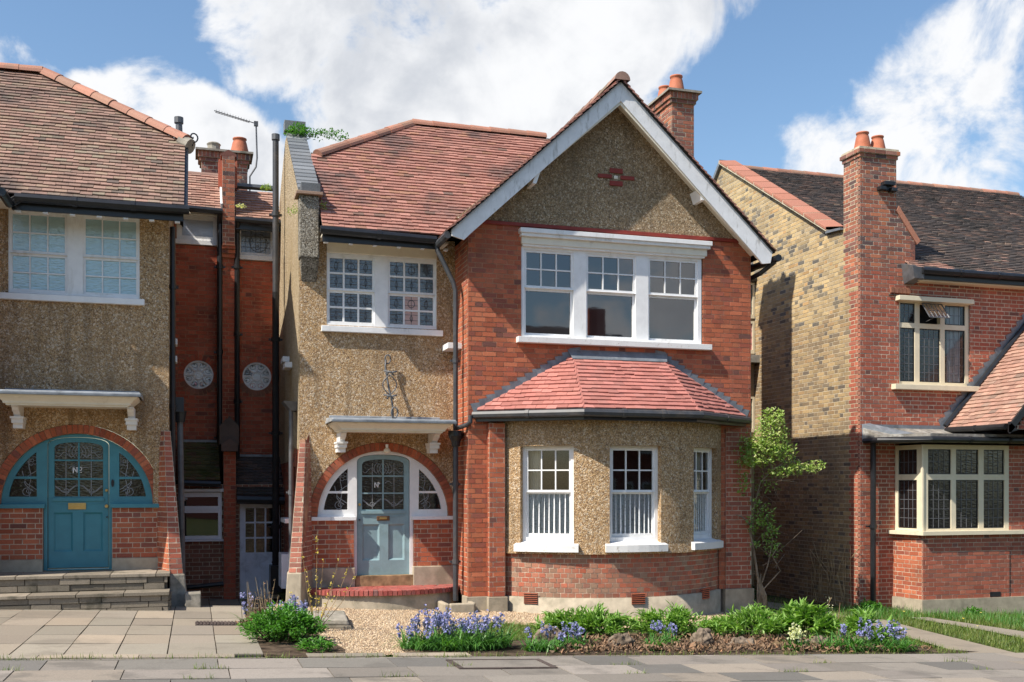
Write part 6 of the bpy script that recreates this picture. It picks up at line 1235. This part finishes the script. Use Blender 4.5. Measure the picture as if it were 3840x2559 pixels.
# self-sown plants on the parapet and gutters
def tuft(x, y, z, r, n, label, mat, ln=.06, name='wall_plant', sx=1, drop=0):
    t = thing(name, label, 'plant', (x, y, z)); mb = MB()
    for k in range(n):
        v = rdir()*random.random()**.4; leaf(mb, Vector((x+r*v.x*sx, y+r*v.y, z+r*.8*abs(v.z)-drop*random.random())), rdir(-.5), Vector((0, 0, 1)), ln*random.uniform(.6, 1.2), ln*.42, .3)
    mb.build('foliage', mat, t); return t
tuft(-2.25, 2.95, 7.93, .26, 520, 'green ferny weed growing out of the top of the parapet', 'leaf_green', .06, sx=1.0); tuft(-1.72, 2.9, 7.95, .20, 260, 'branching weed leaning from the parapet over the roof', 'leaf_green', .06, sx=1.8); tuft(-2.05, 2.6, 7.45, .12, 90, 'small weed low behind the parapet top', 'leaf_bright', .05)
tuft(-2.56, .72, 6.1, .09, 70, 'yellow green moss plant left of the parapet foot', 'leaf_bright', .04, drop=.1); tuft(-2.10, .72, 6.2, .08, 60, 'yellow green moss plant right of the parapet foot', 'leaf_bright', .04, drop=.1)
tuft(-2.72, 4.3, 7.35, .12, 110, 'yellow green weed beside the tall grey vent pipe', 'leaf_bright', .05); tuft(-3.18, 4.3, 6.98, .09, 70, 'tiny pale weed in the gutter by the brick pier', 'petal_white', .04)
# rocks and slab by the border
ROCKTEX = bpy.data.textures.new('rock_relief', 'CLOUDS'); ROCKTEX.noise_scale = .07; ROCKTEX.noise_depth = 3
def rock(x, y, sx, sy, sz, label, yaw=0):
    mb = MB(); rs = random.Random(int(x*100)); n1, n2 = 10, 6; vs = [(x, y, gz(x, y)-sz*.3)]; fs = []
    for j in range(1, n2):
        for i in range(n1):
            a = 2*pi*i/n1+yaw; b = pi*j/n2-pi/2; k = 1+rs.uniform(-.24, .20); vs.append((x+sx*k*cos(b)*cos(a), y+sy*k*cos(b)*sin(a), gz(x, y)+sz*.25+sz*.75*k*sin(b)))
    vs.append((x, y, gz(x, y)+sz*.95))
    for j in range(n2-2):
        for i in range(n1): a = 1+j*n1+i; b = 1+j*n1+(i+1) % n1; fs.append((a, b, b+n1, a+n1))
    for i in range(n1): fs.append((1+(n2-2)*n1+i, 1+(n2-2)*n1+(i+1) % n1, len(vs)-1)); fs.append((1+(i+1) % n1, 1+i, 0))
    mb.add(vs, fs, .5); o = mb.build('rock', 'rock_stone', smooth=True); sb_ = o.modifiers.new('round', 'SUBSURF'); sb_.levels = 2; sb_.render_levels = 3; dp = o.modifiers.new('rough', 'DISPLACE'); dp.texture = ROCKTEX; dp.texture_coords = 'GLOBAL'; dp.strength = .11; dp.mid_level = .5; o['group'] = 'rocks edging the border'; return tag(o, label, 'rock', 'rocks edging the border')
rock(-.12, -4.10, .21, .15, .24, 'lumpy brown rock beside the low bluebell tuft'); rock(.72, -4.28, .17, .12, .18, 'grey rock with light top under the first peony clump'); rock(1.78, -4.22, .15, .13, .22, 'upright tan rock in dry leaves'); rock(3.25, -4.35, .22, .13, .15, 'low sandy rock behind the cream flower spikes'); rock(4.0, -4.25, .20, .13, .17, 'sloping pale rock between the two right bluebell patches'); rock(2.25, -4.30, .2, .12, .12, 'flat brown rock half buried in dry leaves')
ss = thing('stone_slab', 'two stacked stone slabs lying on the gravel behind the green shrub', 'stone', (-2.45, -1.9, .11)); mb = MB(); mb.hexa([(-2.95, -2.2, .06), (-2.10, -2.45, .06), (-2.0, -1.35, .06), (-2.8, -1.2, .06)], [(-2.95, -2.2, .15), (-2.12, -2.43, .15), (-2.02, -1.37, .15), (-2.8, -1.2, .15)]); mb.build('lower_slab', 'step_stone', ss, bevel=.02); mb = MB(); mb.hexa([(-2.93, -2.15, .15), (-2.14, -2.40, .15), (-2.05, -1.40, .15), (-2.78, -1.25, .15)], [(-2.93, -2.15, .225), (-2.16, -2.38, .225), (-2.07, -1.42, .225), (-2.78, -1.25, .225)]); mb.build('upper_slab', 'cement', ss, bevel=.02)
# border soil with dead leaves, gravel stones, grasses
sheet('corner_soil', 'soil', [(-3.32, -4.84), (-2.55, -4.84), (-2.45, -4.3), (-2.6, -3.0), (-2.75, -1.6), (-3.32, -1.6)], .004)
sheet('border_soil', 'soil', [(-1.85, -4.84), (4.9, -4.84), (5.3, -4.75), (4.6, -4.1), (4.2, -3.2), (3.6, -2.9), (.2, -2.9), (-.2, -3.4), (-.9, -3.9), (-1.85, -4.3)], .0)
def yield_piece(mb, x, y, name):
    z = gz(x, y)
    if name == 'gravel':
        r = random.uniform(.007, .015); a = random.uniform(0, pi); c, s = cos(a)*r, sin(a)*r; q = random.uniform(.6, 1); h = r*random.uniform(.6, 1.1); zz = z-.012+random.uniform(0, .008)
        mb.add([(x+c, y+s, zz), (x-s*q, y+c*q, zz), (x-c, y-s, zz), (x+s*q, y-c*q, zz), (x+c*.2, y+s*.2, zz+h), (x-c*.3, y-s*.3, zz+h*.9)], [(0, 1, 4), (1, 5, 4), (1, 2, 5), (2, 3, 5), (3, 4, 5), (3, 0, 4)])
    elif name == 'dead_leaves': leaf(mb, Vector((x, y, z+random.uniform(.0, .07))), rdir(-.1), rdir(), random.uniform(.03, .09), random.uniform(.02, .045), .5)
    else: blade(mb, (x, y, z-.02), (random.gauss(0, .35), random.gauss(0, .35), 1), random.uniform(.05, .12)*(1.5 if name == 'tall_grass' else .8), random.uniform(.004, .007), random.uniform(.1, .4))
def poly_in(P):
    def f(x, y):
        c = False; j = len(P)-1
        for i in range(len(P)):
            if (P[i][1] > y) != (P[j][1] > y) and x < (P[j][0]-P[i][0])*(y-P[i][1])/(P[j][1]-P[i][1])+P[i][0]: c = not c
            j = i
        return c
    return f
gpoly = [(-2.95, -4.4), (-2.3, -4.6), (-1.9, -4.62), (-1.55, -4.3), (-.7, -2.4), (1.3, -2.3), (4.3, -1.6), (5.3, -.6), (5.0, .2), (-2.9, .8)]
gin = poly_in(gpoly)
def scatter_fn(name, mat, fn, n, box, label=None, cat=None):
    mb = MB(); k = 0
    while k < n:
        x, y = random.uniform(box[0], box[1]), random.uniform(box[2], box[3])
        if not fn(x, y): continue
        k += 1; yield_piece(mb, x, y, name)
    o = mb.build(name, mat, kind='stuff')
    if label: o['label'] = label; o['category'] = cat
    return o
scatter_fn('gravel', 'gravel_stone', gin, 42000, (-3, 5.4, -4.7, .9), 'pale golden gravel spread in front of the bay and doorstep', 'gravel')
scatter_fn('dead_leaves', 'dead_leaf', poly_in([(-.3, -4.8), (4.6, -4.8), (4.3, -3.6), (.2, -3.6)]), 2600, (-.4, 4.7, -4.85, -3.5), 'brown dead leaves lying on the border soil', 'leaves')
scatter_fn('fallen_leaves', 'dead_leaf', lambda x, y: True, 1, (-2.9, -2.6, -4.6, -4.4)) if 0 else None
patch = poly_in([(-.95, -2.3), (-.1, -1.7), (.5, -2.2), (.8, -2.9), (.1, -3.5), (-.5, -3.6), (-1.1, -3.1)])
sheet('lawn_patch', 'grass_soil', [(-.95, -2.3), (-.1, -1.7), (.5, -2.2), (.8, -2.9), (.1, -3.5), (-.5, -3.6), (-1.1, -3.1)], .002)
scatter_fn('grass', 'leaf_grass', patch, 7000, (-1.2, .9, -3.7, -1.6), 'short worn grass behind the bluebells', 'grass')
tr1 = poly_in([(4.95, -4.86), (5.75, -4.86), (6.25, -2.5), (6.6, -1.1), (6.15, -1.1), (5.6, -2.4)]); tr2 = poly_in([(6.95, -4.86), (7.55, -4.86), (7.9, -2.6), (7.75, -.7), (7.35, -.7), (7.3, -2.6)])
def lawn(x, y):
    if y < -4.86 or tr1(x, y) or tr2(x, y): return False
    if 8.1 < x and y > -.1: return False
    if x > 7.35 and y > .6: return False
    if 5.0 < x < 6.9 and y > -.3: return random.random() < .25
    if x < 5.0+max(0, -y-3.4)*-.25 and y < -2.9: return False
    if x < 4.3+(y+3)*.3: return False
    return y < .9
scatter_fn('grass', 'leaf_grass', lawn, 42000, (3.6, 12.5, -4.9, 4.5), 'rough lawn in front of the yellow brick house', 'grass')
scatter_fn('tall_grass', 'leaf_blade', lambda x, y: lawn(x, y) and ((y > -1.2 and x > 6.2) or (x > 8.2 and y > -2.4)), 7000, (5, 12.5, -2.4, .7), 'longer grass along the foot of the wall and bay', 'grass')
scatter_fn('moss_tufts', 'leaf_grass', lambda x, y: abs(y+4.86) < .03 and random.random() < (.9 if int(x*3) % 4 else .2), 1500, (-9, 5, -4.9, -4.8), 'grass tufts in the joint along the pavement edge', 'grass')
for nm, pl in (('wheel_track', [(4.95, -4.86), (5.75, -4.86), (6.25, -2.5), (6.6, -1.1), (6.15, -1.1), (5.6, -2.4)]), ('wheel_track', [(6.95, -4.86), (7.55, -4.86), (7.9, -2.6), (7.75, -.7), (7.35, -.7), (7.3, -2.6)])): sheet(nm, 'slab_warm', pl, .0)
paving('garden_path', 'slab_warm', 5.0, 7.0, -.6, 5.0, [.7], [.8], lambda x, y: 5.3 < x < 6.6 and random.random() < .8, -.01, .03)
tuft(5.5, 1.6, -.25, .28, 420, 'dark green shrub in the side passage by the yellow wall', 'leaf_dark', .07, name='passage_shrub'); tuft(6.15, 2.6, -.25, .34, 520, 'larger dark shrub deep in the side passage', 'leaf_dark', .07, name='passage_shrub'); tuft(5.15, .6, -.22, .16, 200, 'low dark shrub beside the climbing shrub roots', 'leaf_dark', .06, name='passage_shrub')
tuft(7.3, .25, -.32, .26, 520, 'green weeds at the foot of the black downpipe', 'leaf_green', .08, name='weeds'); tuft(9.05, -.25, -.36, .17, 260, 'bushy weed below the bay window with the cream frame', 'leaf_green', .07, name='weeds'); tuft(9.9, -1.0, -.36, .28, 420, 'leafy weeds with yellow flowers at the right edge of the lawn', 'leaf_blade', .10, name='weeds')
fl = MB(); [fl.add([(x+.022*cos(i*pi/3), y+.022*sin(i*pi/3), gz(x, y)+.14+.01*(i % 2)) for i in range(6)], [tuple(range(6))]) for x, y in ((6.9, -1.2), (7.2, -2.2), (8.3, -1.3), (9.7, -1.3), (9.9, -1.2), (9.8, -1.45), (6.6, -3.2), (8.9, -2.0))]
tag(fl.build('dandelions', 'petal_yellow', kind='stuff'), 'yellow dandelion heads dotted over the lawn', 'flowers')
rowl = [-9.4]; [rowl.append(rowl[-1]+[.56, .6, .5][i % 3]) for i in range(8)]
scatter_fn('moss_tufts', 'leaf_grass', lambda x, y: any(abs(y-l) < .012 for l in rowl if l > -6.3) and sin(x*3.1+y*9)+.5*sin(x*7.7) > .95, 650, (-7, 6, -6.3, -4.9), 'grass tufts in the joints of the street paving', 'grass')
t = thing('flower_stem', 'thin pale flowering stem standing in the passage by the border', 'plant', (4.35, -3.0, -.15)); mb = MB(); mb.tube([(4.25, -3.0, -.15), (4.28, -3.0, .2), (4.36, -3.0, .36)], .004, 4).tube([(4.45, -3.0, -.15), (4.50, -3.0, .28)], .004, 4); mb.build('stems', 'twig', t); lf = MB()
for k in range(30): leaf(lf, Vector((4.28+.1*random.random(), -3, .15+.22*random.random())), rdir(), rdir(), .022, .014)
lf.build('petals', 'petal_white', t)
t = thing('wall_creeper', 'bare thin creeper stems against the yellow brick wall', 'plant', (7.3, 1.4, -.3)); mb = MB()
for k in range(22): y = random.uniform(.9, 2.4); mb.tube([(7.38, y, -.3), (7.36, y+random.gauss(0, .12), .25), (7.37, y+random.gauss(0, .25), random.uniform(.4, 1.0))], .006, 4, caps=False)
mb.build('stems', 'dry_stem', t)
# drain covers
dc = thing('drain_cover', 'ribbed brown drain cover in the forecourt paving', 'drain cover', (-3.7, -1.95, .165))
def g2(x, y, o): return (x, y, gz(x, y)+o)
def gbox(a, b, c, d, lo, hi): return MB().hexa([g2(a, c, lo), g2(b, c, lo), g2(b, d, lo), g2(a, d, lo)], [g2(a, c, hi), g2(b, c, hi), g2(b, d, hi), g2(a, d, hi)])
gbox(-3.98, -3.42, -2.16, -1.78, -.03, .012).build('cover_frame', 'iron_cover', dc)
for k in range(13): x = -3.965+.042*k; gbox(x, x+.024, -2.14, -1.80, .012, .024).build('rib', 'iron_cover', dc)
mc = thing('manhole_cover', 'rectangular inspection cover with paved infill set in the pavement', 'manhole cover', (-1.0, -5.45, .1)); zz = gz(-1.0, -5.4)
def g2(x, y, o): return (x, y, gz(x, y)+o)
mb = MB(); 
for a, b, c, d in ((-1.55, -.55, -5.70, -5.665), (-1.55, -.55, -5.155, -5.12), (-1.55, -1.50, -5.664, -5.156), (-.60, -.55, -5.664, -5.156)): mb.hexa([g2(a, c, -.02), g2(b, c, -.02), g2(b, d, -.02), g2(a, d, -.02)], [g2(a, c, .012), g2(b, c, .012), g2(b, d, .012), g2(a, d, .012)])
mb.build('cover_frame', 'iron_cover', mc); mb = MB(); mb.hexa([g2(-1.49, -5.65, -.02), g2(-.61, -5.65, -.02), g2(-.61, -5.17, -.02), g2(-1.49, -5.17, -.02)], [g2(-1.49, -5.65, .009), g2(-.61, -5.65, .009), g2(-.61, -5.17, .009), g2(-1.49, -5.17, .009)]); mb.build('infill', 'slab_grey', mc)
# houses over the road: seen only as reflections in the window glass
for i, (x0, w) in enumerate(((-22, 11), (-7, 12), (9, 12), (25, 12))):
    oh = thing('opposite_house', ['brick house over the road, far left', 'brick house over the road behind the camera, left of centre', 'brick house over the road behind the camera, right of centre', 'brick house over the road, far right'][i], 'house', (x0+w/2, -36, 0)); h = 6.6
    MB().box(x0, x0+w, -44, -36, -.5, h).build('wall', 'brick_deep', oh); mb = MB(); mb.add([(x0-.4, -35.6, h), (x0+w+.4, -35.6, h), (x0+w+.4, -44.4, h), (x0-.4, -44.4, h), (x0+1.5, -40, h+4.2), (x0+w-1.5, -40, h+4.2)], [(0, 1, 5, 4), (1, 2, 5), (2, 3, 4, 5), (3, 0, 4)]); mb.build('roof', 'tile_dark', oh)
    MB().box(x0+w*.7, x0+w*.7+1.0, -40.5, -39.7, h+2, h+5.6).build('chimney', 'brick_deep', oh)
    for k in range(4):
        for z0 in (1.0, 3.8): wn_ = MB().box(x0+1+k*2.7, x0+2.3+k*2.7, -35.98, -35.9, z0, z0+1.4).build('window', 'white_paint', oh); MB().box(x0+1.1+k*2.7, x0+2.2+k*2.7, -35.91, -35.88, z0+.1, z0+1.3).build('pane', 'glass_clear', wn_)
flush_pieces()
